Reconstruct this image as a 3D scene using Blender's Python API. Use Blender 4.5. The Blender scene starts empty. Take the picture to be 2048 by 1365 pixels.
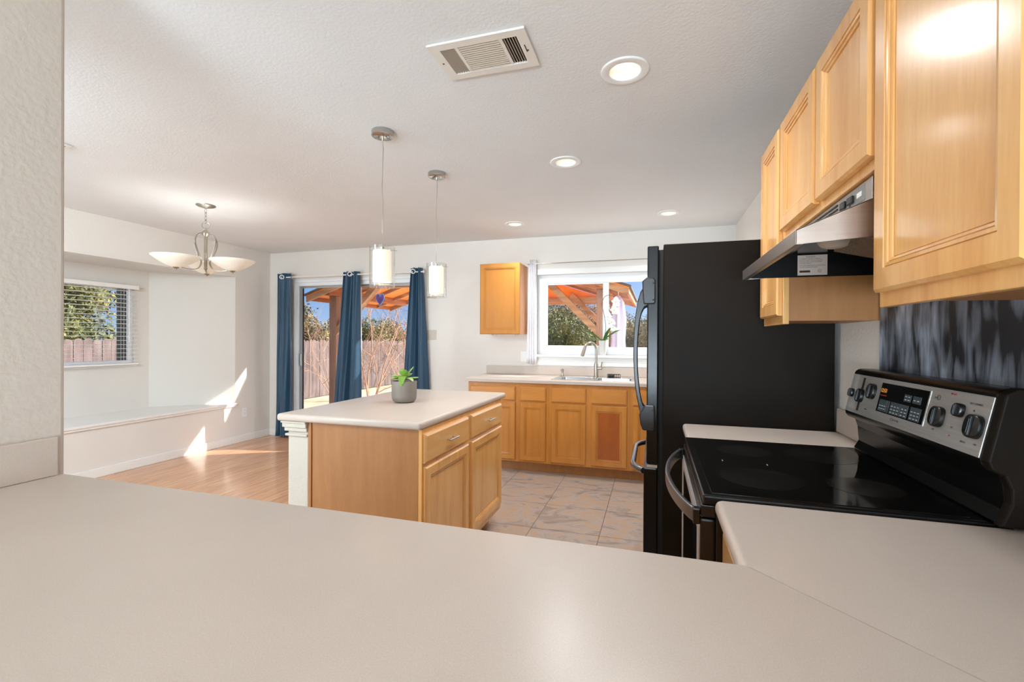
import bpy, bmesh, math, random
import numpy as np
from mathutils import Vector, Matrix, noise
random.seed(7)
sc = bpy.context.scene
C = sc.collection
PI = math.pi

# ------------------------------------------------------------------ camera
CAM_H = 1.3038
YAW, PITCH, ROLL, FPX = 0.2980, -0.0036, 0.0052, 924.53
cam = bpy.data.cameras.new('camera')
cam.sensor_fit = 'HORIZONTAL'; cam.sensor_width = 36.0
cam.lens = FPX / 2048 * 36.0
cam.clip_start = 0.02; cam.clip_end = 300
co = bpy.data.objects.new('camera', cam); C.objects.link(co)
_r = Vector((math.cos(YAW), math.sin(YAW), 0)); _f = Vector((-math.sin(YAW), math.cos(YAW), 0)); _u = Vector((0, 0, 1))
_f2 = _f * math.cos(PITCH) + _u * math.sin(PITCH); _u2 = -_f * math.sin(PITCH) + _u * math.cos(PITCH)
_r3 = _r * math.cos(ROLL) + _u2 * math.sin(ROLL); _u3 = -_r * math.sin(ROLL) + _u2 * math.cos(ROLL)
co.matrix_world = Matrix(((_r3.x, _u3.x, -_f2.x, 0), (_r3.y, _u3.y, -_f2.y, 0), (_r3.z, _u3.z, -_f2.z, CAM_H), (0, 0, 0, 1)))
sc.camera = co

# ------------------------------------------------------------------ view
sc.view_settings.view_transform = 'Standard'
sc.view_settings.look = 'None'
sc.view_settings.exposure = 0.27
sc.view_settings.gamma = 1.0
sc.view_settings.use_curve_mapping = False

# ------------------------------------------------------------------ world: blue winter sky with clouds
def s2l(c):
    return tuple((x / 12.92 if x <= .04045 else ((x + .055) / 1.055) ** 2.4) for x in [v / 255. for v in c])
def rgb(*c): return s2l(c) + (1.0,)
w = bpy.data.worlds.new('sky'); sc.world = w; w.use_nodes = True
nt = w.node_tree; N = nt.nodes; L = nt.links; N.clear()
wo = N.new('ShaderNodeOutputWorld'); bg = N.new('ShaderNodeBackground'); L.new(bg.outputs[0], wo.inputs[0])
tc = N.new('ShaderNodeTexCoord'); sx = N.new('ShaderNodeSeparateXYZ'); L.new(tc.outputs['Generated'], sx.inputs[0])
ramp = N.new('ShaderNodeValToRGB'); L.new(sx.outputs['Z'], ramp.inputs[0])
e = ramp.color_ramp.elements
e[0].position = 0.0; e[0].color = rgb(176, 204, 238)
e[1].position = 0.6; e[1].color = rgb(84, 132, 205)
x = e.new(0.12); x.color = rgb(120, 168, 228)
mp = N.new('ShaderNodeMapping'); mp.inputs['Scale'].default_value = (1, 1, 2.6); L.new(tc.outputs['Generated'], mp.inputs[0])
nz = N.new('ShaderNodeTexNoise'); nz.inputs['Scale'].default_value = 5.5; nz.inputs['Detail'].default_value = 7; L.new(mp.outputs[0], nz.inputs[0])
# more cloud to the east (+X) and behind the house (-Y)
dotn = N.new('ShaderNodeVectorMath'); dotn.operation = 'DOT_PRODUCT'; dotn.inputs[1].default_value = (0.45, -0.55, 0.1); L.new(tc.outputs['Generated'], dotn.inputs[0])
ad = N.new('ShaderNodeMath'); ad.operation = 'MULTIPLY_ADD'; ad.inputs[1].default_value = 0.42; L.new(dotn.outputs['Value'], ad.inputs[0]); L.new(nz.outputs[0], ad.inputs[2])
cr = N.new('ShaderNodeValToRGB'); L.new(ad.outputs[0], cr.inputs[0])
cr.color_ramp.elements[0].position = 0.42; cr.color_ramp.elements[1].position = 0.62
mx = N.new('ShaderNodeMixRGB'); L.new(cr.outputs[0], mx.inputs[0]); L.new(ramp.outputs[0], mx.inputs[1]); mx.inputs[2].default_value = (0.92, 0.93, 0.97, 1)
sunv = Vector((1.7, 1.0, 1.13)).normalized()
dg_ = N.new('ShaderNodeVectorMath'); dg_.operation = 'DOT_PRODUCT'; dg_.inputs[1].default_value = sunv; L.new(tc.outputs['Generated'], dg_.inputs[0])
mxm = N.new('ShaderNodeMath'); mxm.operation = 'MAXIMUM'; mxm.inputs[1].default_value = 0; L.new(dg_.outputs['Value'], mxm.inputs[0])
pwm = N.new('ShaderNodeMath'); pwm.operation = 'POWER'; pwm.inputs[1].default_value = 5; L.new(mxm.outputs[0], pwm.inputs[0])
glm = N.new('ShaderNodeMixRGB'); glm.blend_type = 'ADD'; glm.inputs[2].default_value = (8.0, 8.0, 8.2, 1); L.new(pwm.outputs[0], glm.inputs[0]); L.new(mx.outputs[0], glm.inputs[1])
L.new(glm.outputs[0], bg.inputs[0]); bg.inputs[1].default_value = 0.85

# ------------------------------------------------------------------ sun
sd = bpy.data.lights.new('sun', 'SUN'); sd.energy = 7.4; sd.angle = math.radians(0.6); sd.color = (1.0, 0.93, 0.84)
so = bpy.data.objects.new('sun', sd); C.objects.link(so); so.location = (8, 8, 8)
so.rotation_euler = Vector((-1.7, -1.0, -1.13)).to_track_quat('-Z', 'Y').to_euler()

# ------------------------------------------------------------------ interior fill lights, added out of view to brighten the room
def area(name, loc, target, sx_, sy_, power, col=(1, 1, 1)):
    d = bpy.data.lights.new(name, 'AREA'); d.shape = 'RECTANGLE'; d.size = sx_; d.size_y = sy_; d.energy = power; d.color = col
    o = bpy.data.objects.new(name, d); C.objects.link(o); o.location = loc
    o.rotation_euler = (Vector(target) - Vector(loc)).to_track_quat('-Z', 'Y').to_euler()
    return o
P_FILL, P_UPFILL, P_CAN = 22.0, 215.0, 46.0
# added fills at made-up openings: level ones, and low ones aimed up
area('rear_fill_light', (-0.45, -3.88, 1.7), (-0.45, 0, 1.7), 2.2, 1.2, P_FILL, (0.72, 0.88, 1.0))
area('rear_upward_fill', (-0.45, -3.86, 0.75), (-0.45, -1.9, 2.75), 2.2, 0.6, P_UPFILL, (0.72, 0.88, 1.0))
area('side_fill_light', (-5.0, -2.2, 1.7), (-2.0, -2.2, 1.7), 2.2, 1.2, P_FILL * 2.0, (0.72, 0.88, 1.0))
area('side_upward_fill', (-4.98, -2.2, 0.75), (-3.2, -1.5, 2.75), 2.2, 0.6, P_UPFILL * .22, (0.72, 0.88, 1.0))
area('overhead_fill_light', (-3.0, 0.2, 2.38), (-4.7, 1.9, 0.3), 1.1, 1.1, 116.0, (0.78, 0.91, 1.0))  # added fill without a fixture, brightens the dining side

# ------------------------------------------------------------------ materials
MATS = {}
def base(name):
    m = bpy.data.materials.new(name); m.use_nodes = True; MATS[name] = m
    n = m.node_tree.nodes; b = n['Principled BSDF']
    return m, n, m.node_tree.links, b
def mat(name, col, rough=.5, metal=0., var=0., vscale=8., bump=0., bscale=60., bdetail=3., rvar=0., emit=None, estr=0., stretch=None, spec=None, trans=0., coat=0., sub=0.):
    m, n, l, b = base(name)
    c = rgb(*col)
    b.inputs['Base Color'].default_value = c
    b.inputs['Roughness'].default_value = rough; b.inputs['Metallic'].default_value = metal
    if spec is not None: b.inputs['Specular IOR Level'].default_value = spec
    if trans: b.inputs['Transmission Weight'].default_value = trans
    if coat: b.inputs['Coat Weight'].default_value = coat; b.inputs['Coat Roughness'].default_value = .08
    if emit: b.inputs['Emission Color'].default_value = rgb(*emit); b.inputs['Emission Strength'].default_value = estr
    t = n.new('ShaderNodeTexCoord'); mpn = n.new('ShaderNodeMapping'); l.new(t.outputs['Object'], mpn.inputs[0])
    if stretch: mpn.inputs['Scale'].default_value = stretch
    if var:
        z = n.new('ShaderNodeTexNoise'); z.inputs['Scale'].default_value = vscale; z.inputs['Detail'].default_value = 4; l.new(mpn.outputs[0], z.inputs[0])
        r = n.new('ShaderNodeValToRGB'); l.new(z.outputs[0], r.inputs[0])
        r.color_ramp.elements[0].position = .3; r.color_ramp.elements[1].position = .7
        r.color_ramp.elements[0].color = tuple(v * (1 - var) for v in c[:3]) + (1,)
        r.color_ramp.elements[1].color = tuple(min(1, v * (1 + var)) for v in c[:3]) + (1,)
        l.new(r.outputs[0], b.inputs['Base Color'])
    if rvar:
        z = n.new('ShaderNodeTexNoise'); z.inputs['Scale'].default_value = vscale * .7; z.inputs['Detail'].default_value = 3; l.new(mpn.outputs[0], z.inputs[0])
        mr = n.new('ShaderNodeMapRange'); l.new(z.outputs[0], mr.inputs[0]); mr.inputs[3].default_value = rough - rvar; mr.inputs[4].default_value = rough + rvar
        l.new(mr.outputs[0], b.inputs['Roughness'])
    if bump:
        z = n.new('ShaderNodeTexNoise'); z.inputs['Scale'].default_value = bscale; z.inputs['Detail'].default_value = bdetail; l.new(mpn.outputs[0], z.inputs[0])
        bp = n.new('ShaderNodeBump'); bp.inputs['Strength'].default_value = bump; bp.inputs['Distance'].default_value = .004
        l.new(z.outputs[0], bp.inputs['Height']); l.new(bp.outputs[0], b.inputs['Normal'])
    return m
def wood(name, c1, c2, axis='Z', rough=.3, coat=.25, scale=1., fig=.5, bump=.03, c3=None):
    """long-grain wood: noise stretched along one axis"""
    m, n, l, b = base(name)
    t = n.new('ShaderNodeTexCoord'); oi = n.new('ShaderNodeObjectInfo')
    ad_ = n.new('ShaderNodeVectorMath'); ad_.operation = 'ADD'; l.new(t.outputs['Object'], ad_.inputs[0])
    ml = n.new('ShaderNodeVectorMath'); ml.operation = 'SCALE'; ml.inputs['Scale'].default_value = 13.
    cb = n.new('ShaderNodeCombineXYZ'); l.new(oi.outputs['Random'], cb.inputs[0]); l.new(oi.outputs['Random'], cb.inputs[1]); l.new(oi.outputs['Random'], cb.inputs[2])
    l.new(cb.outputs[0], ml.inputs[0]); l.new(ml.outputs[0], ad_.inputs[1])
    mpn = n.new('ShaderNodeMapping'); l.new(ad_.outputs[0], mpn.inputs[0])
    s = {'X': (.12, 1, 1), 'Y': (1, .12, 1), 'Z': (1, 1, .12)}[axis]
    mpn.inputs['Scale'].default_value = tuple(v * 14 * scale for v in s)
    z = n.new('ShaderNodeTexNoise'); z.inputs['Scale'].default_value = 1; z.inputs['Detail'].default_value = 6; z.inputs['Distortion'].default_value = fig; l.new(mpn.outputs[0], z.inputs[0])
    z2 = n.new('ShaderNodeTexNoise'); z2.inputs['Scale'].default_value = 9; z2.inputs['Detail'].default_value = 2; l.new(mpn.outputs[0], z2.inputs[0])
    r = n.new('ShaderNodeValToRGB'); r.color_ramp.elements[0].position = .28; r.color_ramp.elements[1].position = .72
    r.color_ramp.elements[0].color = rgb(*c1); r.color_ramp.elements[1].color = rgb(*c2)
    if c3: x_ = r.color_ramp.elements.new(.45); x_.color = rgb(*c3)
    l.new(z.outputs[0], r.inputs[0])
    mm = n.new('ShaderNodeMixRGB'); mm.blend_type = 'MULTIPLY'; mm.inputs[0].default_value = .12
    r2 = n.new('ShaderNodeValToRGB'); r2.color_ramp.elements[0].position = .35; r2.color_ramp.elements[0].color = (.62, .55, .48, 1); r2.color_ramp.elements[1].position = .6; r2.color_ramp.elements[1].color = (1, 1, 1, 1)
    l.new(z2.outputs[0], r2.inputs[0]); l.new(r.outputs[0], mm.inputs[1]); l.new(r2.outputs[0], mm.inputs[2]); l.new(mm.outputs[0], b.inputs['Base Color'])
    b.inputs['Roughness'].default_value = rough; b.inputs['Coat Weight'].default_value = coat; b.inputs['Coat Roughness'].default_value = .12
    bp = n.new('ShaderNodeBump'); bp.inputs['Strength'].default_value = bump; bp.inputs['Distance'].default_value = .002
    l.new(z2.outputs[0], bp.inputs['Height']); l.new(bp.outputs[0], b.inputs['Normal'])
    return m
def glass(name, tint=(1, 1, 1), refl=1.0, f0=.04):
    m, n, l, b = base(name); n.remove(b)
    out = [k for k in n if k.type == 'OUTPUT_MATERIAL'][0]
    tr = n.new('ShaderNodeBsdfTransparent'); tr.inputs[0].default_value = tint + (1,)
    gl = n.new('ShaderNodeBsdfGlossy'); gl.inputs['Roughness'].default_value = .01
    lw = n.new('ShaderNodeLayerWeight'); lw.inputs[0].default_value = .5
    pw = n.new('ShaderNodeMath'); pw.operation = 'POWER'; pw.inputs[1].default_value = 4.; l.new(lw.outputs['Facing'], pw.inputs[0])
    k = n.new('ShaderNodeMath'); k.operation = 'MULTIPLY_ADD'; k.use_clamp = True; k.inputs[1].default_value = .6 * refl; k.inputs[2].default_value = .045 * refl; l.new(pw.outputs[0], k.inputs[0])
    mxs = n.new('ShaderNodeMixShader'); l.new(k.outputs[0], mxs.inputs[0]); l.new(tr.outputs[0], mxs.inputs[1]); l.new(gl.outputs[0], mxs.inputs[2])
    l.new(mxs.outputs[0], out.inputs[0]); return m

WALLC = (232, 227, 220)
M_wall = mat('wall_paint', WALLC, .75, var=.015, vscale=3, bump=.35, bscale=75, bdetail=4)
M_pier = mat('partition_paint', (208, 196, 184), .75, var=.015, vscale=3, bump=.45, bscale=60, bdetail=5)
M_ceil = mat('ceiling_paint', (231, 231, 231), .85, var=.015, vscale=3, bump=.3, bscale=85, bdetail=3)
M_bay = mat('bay_paint', (226, 222, 215), .75, var=.01, vscale=3, bump=.2, bscale=75)
M_trim = mat('white_trim', (240, 238, 234), .35, var=.01, vscale=5)
M_white = mat('white_plastic', (240, 240, 238), .35)
M_vinyl = mat('white_vinyl', (238, 240, 243), .3)
M_maple = wood('maple', (222, 160, 92), (238, 184, 114), 'Z', rough=.26, coat=.35, c3=(231, 172, 103))
M_maple_h = wood('maple_horizontal', (220, 166, 102), (235, 186, 124), 'Y', rough=.28, coat=.35)
M_maple_x = wood('maple_across', (206, 134, 58), (220, 150, 72), 'X', rough=.3, coat=.3)
M_maple_dk = wood('maple_golden', (196, 126, 50), (214, 144, 66), 'Z', rough=.3, coat=.3)
M_panel_brown = wood('brown_inner_panel', (166, 84, 26), (182, 98, 34), 'Z', rough=.3, coat=.3)
M_side = wood('laminate_side', (164, 108, 58), (178, 122, 68), 'Z', rough=.45, coat=.05, scale=1.4, fig=.2)
M_orange = wood('golden_oak_wall_cabinet', (176, 112, 34), (190, 124, 42), 'Z', rough=.55, coat=0.)
M_dark = mat('dark_recess', (20, 17, 15), .8)
M_black = mat('black_enamel', (12, 11, 10), .25, bump=.04, bscale=400, spec=.3)
M_blackside = mat('black_textured_steel', (22, 15, 8), .5, var=.3, vscale=2.5, bump=.12, bscale=500, rvar=.06, spec=.12)
M_blackgloss = mat('black_glass', (6, 6, 6), .04, spec=.6, rvar=.02, vscale=6)
M_blackplastic = mat('black_plastic', (20, 20, 20), .25)
M_greyblack = mat('charcoal_plastic', (30, 31, 34), .32, spec=.5)
M_smoke = mat('smoked_metal', (112, 112, 114), .3, .75)
M_steel = mat('brushed_steel', (186, 183, 178), .42, .6, var=.08, vscale=6, stretch=(4, 1, 30), rvar=.05)
M_steel_hood = mat('brushed_hood_steel', (190, 182, 176), .34, 1., var=.06, vscale=5, stretch=(1, 1, 20), rvar=.04)
M_chrome = mat('satin_nickel', (190, 188, 184), .22, 1.)
M_nickel = mat('brushed_nickel', (176, 170, 158), .3, 1., var=.05)
M_sink = mat('sink_steel', (198, 200, 202), .25, 1., var=.05)
M_pendwhite = mat('frosted_shade', (250, 244, 230), .5, emit=(255, 236, 206), estr=.34)
M_bowl = mat('alabaster_glass', (244, 240, 228), .35, var=.05, vscale=12, emit=(255, 246, 226), estr=.10)
M_lens = mat('lit_lens', (255, 250, 240), .4, emit=(255, 248, 232), estr=1.3)
M_led = mat('clock_digits', (200, 130, 50), .5, emit=(240, 150, 60), estr=.5)
M_red = mat('red_marking', (190, 40, 34), .5)
M_key = mat('membrane_key', (66, 76, 80), .4)
M_keytext = mat('key_lettering', (196, 204, 206), .5)
M_ink = mat('printed_ink', (70, 66, 62), .6)
M_inkbrown = mat('label_ink', (60, 42, 32), .6)
M_label = mat('paper_label', (216, 196, 182), .6)
M_pot = mat('grey_ceramic', (128, 118, 108), .5, var=.06, vscale=18)
M_potwhite = mat('white_ceramic', (226, 224, 218), .35)
M_soil = mat('potting_soil', (60, 44, 32), .95, var=.4, vscale=60, bump=.5)
M_leafg = mat('succulent_leaf', (112, 150, 54), .45, var=.25, vscale=40)
M_leafp = mat('succulent_leaf_pale', (172, 196, 120), .45, var=.2, vscale=40)
M_orchidleaf = mat('orchid_leaf', (84, 124, 58), .35, var=.2, vscale=30)
M_petal = mat('orchid_petal', (246, 246, 240), .5)
M_petalc = mat('orchid_lip', (200, 196, 90), .5)
M_stem = mat('orchid_stem', (92, 74, 60), .5)
M_blind = mat('blind_slat', (244, 242, 238), .4)
M_glass = glass('window_glass', (1, 1, 1), .22)
M_screen = mat('dark_jamb', (70, 76, 76), .5)
M_shadeglass = glass('clear_glass', (.97, .97, .96), 1.6)
M_outletslot = mat('outlet_slot', (90, 84, 76), .6)
M_gutter = mat('threshold_metal', (150, 150, 150), .4, 1.)

# counter laminate
def laminate():
    m, n, l, b = base('greige_laminate')
    t = n.new('ShaderNodeTexCoord')
    z = n.new('ShaderNodeTexNoise'); z.inputs['Scale'].default_value = 420; z.inputs['Detail'].default_value = 2; l.new(t.outputs['Object'], z.inputs[0])
    z2 = n.new('ShaderNodeTexNoise'); z2.inputs['Scale'].default_value = 5; z2.inputs['Detail'].default_value = 4; l.new(t.outputs['Object'], z2.inputs[0])
    r = n.new('ShaderNodeValToRGB'); r.color_ramp.elements[0].position = .3; r.color_ramp.elements[1].position = .7
    r.color_ramp.elements[0].color = rgb(202, 186, 172); r.color_ramp.elements[1].color = rgb(212, 197, 184)
    l.new(z.outputs[0], r.inputs[0])
    mm = n.new('ShaderNodeMixRGB'); mm.blend_type = 'MULTIPLY'; mm.inputs[0].default_value = .1
    l.new(r.outputs[0], mm.inputs[1]); l.new(z2.outputs[0], mm.inputs[2]); l.new(mm.outputs[0], b.inputs['Base Color'])
    b.inputs['Roughness'].default_value = .3
    bp = n.new('ShaderNodeBump'); bp.inputs['Strength'].default_value = .05; bp.inputs['Distance'].default_value = .001; l.new(z.outputs[0], bp.inputs['Height']); l.new(bp.outputs[0], b.inputs['Normal'])
    return m
M_counter = laminate()
def tile():
    m, n, l, b = base('slate_look_tile')
    t = n.new('ShaderNodeTexCoord'); mpn = n.new('ShaderNodeMapping'); l.new(t.outputs['Object'], mpn.inputs[0]); mpn.inputs['Location'].default_value = (.34 + .465 * 20, -3.10 + .475 * 20, 0)
    br = n.new('ShaderNodeTexBrick'); l.new(mpn.outputs[0], br.inputs[0]); br.offset = 0; br.squash = 1
    br.inputs['Scale'].default_value = 1; br.inputs['Brick Width'].default_value = .465; br.inputs['Row Height'].default_value = .475
    br.inputs['Mortar Size'].default_value = .0022; br.inputs['Mortar Smooth'].default_value = .1
    br.inputs['Color1'].default_value = (0, 0, 0, 1); br.inputs['Color2'].default_value = (1, 1, 1, 1); br.inputs['Mortar'].default_value = (.5, .5, .5, 1)
    z = n.new('ShaderNodeTexNoise'); z.inputs['Scale'].default_value = 4.2; z.inputs['Detail'].default_value = 9; z.inputs['Roughness'].default_value = .62; z.inputs['Distortion'].default_value = 1.2
    off = n.new('ShaderNodeVectorMath'); off.operation = 'MULTIPLY_ADD'; l.new(br.outputs['Color'], off.inputs[0]); off.inputs[1].default_value = (7, 3, 5); l.new(t.outputs['Object'], off.inputs[2])
    st = n.new('ShaderNodeMapping'); st.inputs['Scale'].default_value = (.8, 1.5, 1); l.new(off.outputs[0], st.inputs[0]); l.new(st.outputs[0], z.inputs[0])
    r = n.new('ShaderNodeValToRGB'); l.new(z.outputs[0], r.inputs[0])
    es = r.color_ramp.elements
    es[0].position = .3; es[0].color = rgb(128, 118, 110); es[1].position = .72; es[1].color = rgb(182, 168, 154)
    for p_, c_ in ((.42, (152, 138, 126)), (.5, (168, 158, 150)), (.58, (178, 148, 120)), (.65, (160, 154, 152))):
        q = es.new(p_); q.color = rgb(*c_)
    mm = n.new('ShaderNodeMixRGB'); l.new(br.outputs['Fac'], mm.inputs[0]); l.new(r.outputs[0], mm.inputs[1]); mm.inputs[2].default_value = rgb(96, 84, 76)
    l.new(mm.outputs[0], b.inputs['Base Color']); b.inputs['Roughness'].default_value = .32
    bp = n.new('ShaderNodeBump'); bp.inputs['Strength'].default_value = .25; bp.inputs['Distance'].default_value = .002; bp.invert = True; l.new(br.outputs['Fac'], bp.inputs['Height']); l.new(bp.outputs[0], b.inputs['Normal'])
    return m
M_tile = tile()
def laminate_floor():
    m, n, l, b = base('reddish_plank_floor')
    t = n.new('ShaderNodeTexCoord'); sp = n.new('ShaderNodeSeparateXYZ'); l.new(t.outputs['Object'], sp.inputs[0])
    cb = n.new('ShaderNodeCombineXYZ'); l.new(sp.outputs['Y'], cb.inputs[0]); l.new(sp.outputs['X'], cb.inputs[1])
    mpn = n.new('ShaderNodeMapping'); mpn.inputs['Location'].default_value = (20, 20.03, 0); l.new(cb.outputs[0], mpn.inputs[0])
    br = n.new('ShaderNodeTexBrick'); l.new(mpn.outputs[0], br.inputs[0]); br.offset = .37
    br.inputs['Scale'].default_value = 1; br.inputs['Brick Width'].default_value = 1.1; br.inputs['Row Height'].default_value = .075
    br.inputs['Mortar Size'].default_value = .0008; br.inputs['Color1'].default_value = (0, 0, 0, 1); br.inputs['Color2'].default_value = (1, 1, 1, 1); br.inputs['Mortar'].default_value = (.4, .4, .4, 1)
    z = n.new('ShaderNodeTexNoise'); z.inputs['Scale'].default_value = 1; z.inputs['Detail'].default_value = 5
    st = n.new('ShaderNodeMapping'); st.inputs['Scale'].default_value = (2.2, 40, 1)
    off = n.new('ShaderNodeVectorMath'); off.operation = 'MULTIPLY_ADD'; l.new(br.outputs['Color'], off.inputs[0]); off.inputs[1].default_value = (9, 4, 0); l.new(cb.outputs[0], off.inputs[2])
    l.new(off.outputs[0], st.inputs[0]); l.new(st.outputs[0], z.inputs[0])
    r = n.new('ShaderNodeValToRGB'); l.new(z.outputs[0], r.inputs[0]); es = r.color_ramp.elements
    es[0].position = .3; es[0].color = rgb(196, 138, 100); es[1].position = .7; es[1].color = rgb(230, 184, 146)
    q = es.new(.5); q.color = rgb(216, 164, 124)
    mm = n.new('ShaderNodeMixRGB'); mm.blend_type = 'MULTIPLY'; mm.inputs[0].default_value = .18; l.new(r.outputs[0], mm.inputs[1]); l.new(br.outputs['Color'], mm.inputs[2])
    l.new(mm.outputs[0], b.inputs['Base Color']); b.inputs['Roughness'].default_value = .2
    return m
M_plank = laminate_floor()
def chalky():
    m, n, l, b = base('smudged_dark_panel')
    t = n.new('ShaderNodeTexCoord')
    mpn = n.new('ShaderNodeMapping'); mpn.inputs['Scale'].default_value = (1, 26, 5); l.new(t.outputs['Object'], mpn.inputs[0])
    z = n.new('ShaderNodeTexNoise'); z.inputs['Scale'].default_value = 1.; z.inputs['Detail'].default_value = 5; z.inputs['Distortion'].default_value = .6; l.new(mpn.outputs[0], z.inputs[0])
    z2 = n.new('ShaderNodeTexNoise'); z2.inputs['Scale'].default_value = 5; z2.inputs['Detail'].default_value = 2; l.new(t.outputs['Object'], z2.inputs[0])
    mu = n.new('ShaderNodeMath'); mu.operation = 'MULTIPLY'; l.new(z.outputs[0], mu.inputs[0]); l.new(z2.outputs[0], mu.inputs[1])
    r = n.new('ShaderNodeValToRGB'); l.new(mu.outputs[0], r.inputs[0]); es = r.color_ramp.elements
    es[0].position = .19; es[0].color = rgb(44, 46, 52); es[1].position = .37; es[1].color = rgb(182, 194, 212)
    l.new(r.outputs[0], b.inputs['Base Color']); b.inputs['Roughness'].default_value = .42; b.inputs['Metallic'].default_value = .25
    return m
M_chalk = chalky()
def mesh_filter():
    m, n, l, b = base('aluminium_mesh')
    t = n.new('ShaderNodeTexCoord'); wv = n.new('ShaderNodeTexWave'); wv.inputs['Scale'].default_value = 55; wv.inputs['Distortion'].default_value = 3; wv.inputs['Detail Scale'].default_value = 6
    mpn = n.new('ShaderNodeMapping'); mpn.inputs['Rotation'].default_value = (0, 0, .7); l.new(t.outputs['Object'], mpn.inputs[0]); l.new(mpn.outputs[0], wv.inputs[0])
    r = n.new('ShaderNodeValToRGB'); l.new(wv.outputs[0], r.inputs[0]); r.color_ramp.elements[0].color = rgb(70, 58, 44); r.color_ramp.elements[1].color = rgb(214, 198, 176)
    l.new(r.outputs[0], b.inputs['Base Color']); b.inputs['Roughness'].default_value = .4; b.inputs['Metallic'].default_value = .6
    bp = n.new('ShaderNodeBump'); bp.inputs['Strength'].default_value = .8; bp.inputs['Distance'].default_value = .003; l.new(wv.outputs[0], bp.inputs['Height']); l.new(bp.outputs[0], b.inputs['Normal'])
    return m
M_filter = mesh_filter()
def cooktop():
    m, n, l, b = base('ceramic_cooktop_glass')
    t = n.new('ShaderNodeTexCoord')
    z = n.new('ShaderNodeTexNoise'); z.inputs['Scale'].default_value = 5; z.inputs['Detail'].default_value = 6; l.new(t.outputs['Object'], z.inputs[0])
    b.inputs['Base Color'].default_value = rgb(9, 8, 7)
    mr = n.new('ShaderNodeMapRange'); l.new(z.outputs[0], mr.inputs[0]); mr.inputs[1].default_value = .35; mr.inputs[2].default_value = .8; mr.inputs[3].default_value = .03; mr.inputs[4].default_value = .16
    l.new(mr.outputs[0], b.inputs['Roughness']); b.inputs['Specular IOR Level'].default_value = .55
    return m
M_cook = cooktop()
M_burner = mat('hazed_burner_zone', (22, 20, 18), .16, var=.5, vscale=9, rvar=.08)
def curtain_mat(name, c, sheen=.3):
    m = mat(name, c, .45, var=.05, vscale=30, bump=.08, bscale=900)
    b = m.node_tree.nodes['Principled BSDF']; b.inputs['Sheen Weight'].default_value = sheen
    return m
M_blue = curtain_mat('blue_satin', (26, 70, 98))
M_sheer = curtain_mat('white_curtain_fabric', (240, 238, 240), .1)
M_heart = mat('violet_glass', (120, 96, 190), .08, trans=.6, var=.3, vscale=20)
M_heartrim = mat('pale_blue_glass', (170, 190, 235), .1, trans=.5)
# outdoors
M_cedar = wood('weathered_cedar', (112, 82, 68), (164, 126, 106), 'Z', rough=.7, coat=0, bump=.3, c3=(138, 104, 86))
M_cedar_x = wood('weathered_cedar_beam', (136, 98, 68), (198, 152, 114), 'X', rough=.7, coat=0, bump=.3)
M_cedar_y = wood('stained_cedar_beam', (140, 80, 44), (182, 112, 66), 'Y', rough=.6, coat=0, bump=.3)
M_ply = mat('stained_plywood', (240, 138, 54), .6, var=.14, vscale=5, stretch=(1, 4, 1))
M_shingle = mat('roof_shingle', (90, 84, 80), .9, var=.3, vscale=20)
M_fence = wood('weathered_fence', (70, 59, 58), (118, 103, 100), 'Z', rough=.85, coat=0, scale=.9, bump=.4, c3=(96, 82, 80))
M_ground = mat('dry_lawn', (176, 164, 136), .95, var=.3, vscale=4, bump=.5, bscale=80)
M_patio = mat('patio_concrete', (226, 220, 210), .8, var=.08, vscale=3)
M_stucco = mat('exterior_stucco', (205, 192, 178), .85, var=.04, bump=.3)
M_bark = mat('bare_bark', (168, 134, 112), .85, var=.2, vscale=20)
M_barkdk = mat('dark_bark', (104, 84, 70), .9, var=.2, vscale=20)
def leafmat(name, a, b_, c_):
    m, n, l, b = base(name)
    t = n.new('ShaderNodeTexCoord'); z = n.new('ShaderNodeTexNoise'); z.inputs['Scale'].default_value = 1.6; z.inputs['Detail'].default_value = 6; l.new(t.outputs['Object'], z.inputs[0])
    r = n.new('ShaderNodeValToRGB'); l.new(z.outputs[0], r.inputs[0]); es = r.color_ramp.elements
    es[0].position = .35; es[0].color = rgb(*a); es[1].position = .66; es[1].color = rgb(*c_); q = es.new(.5); q.color = rgb(*b_)
    l.new(r.outputs[0], b.inputs['Base Color']); b.inputs['Roughness'].default_value = .7
    return m
M_evergreen = leafmat('evergreen_foliage', (60, 68, 34), (98, 102, 52), (148, 138, 84))
M_olive = leafmat('olive_foliage', (70, 66, 38), (116, 104, 64), (166, 146, 104))
M_autumn = leafmat('autumn_foliage', (92, 80, 52), (150, 118, 78), (186, 126, 74))
M_brush = leafmat('dry_brush', (140, 112, 88), (184, 150, 122), (214, 182, 150))
M_privacy = mat('outdoor_drape_fabric', (206, 206, 238), .8, var=.03)

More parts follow.
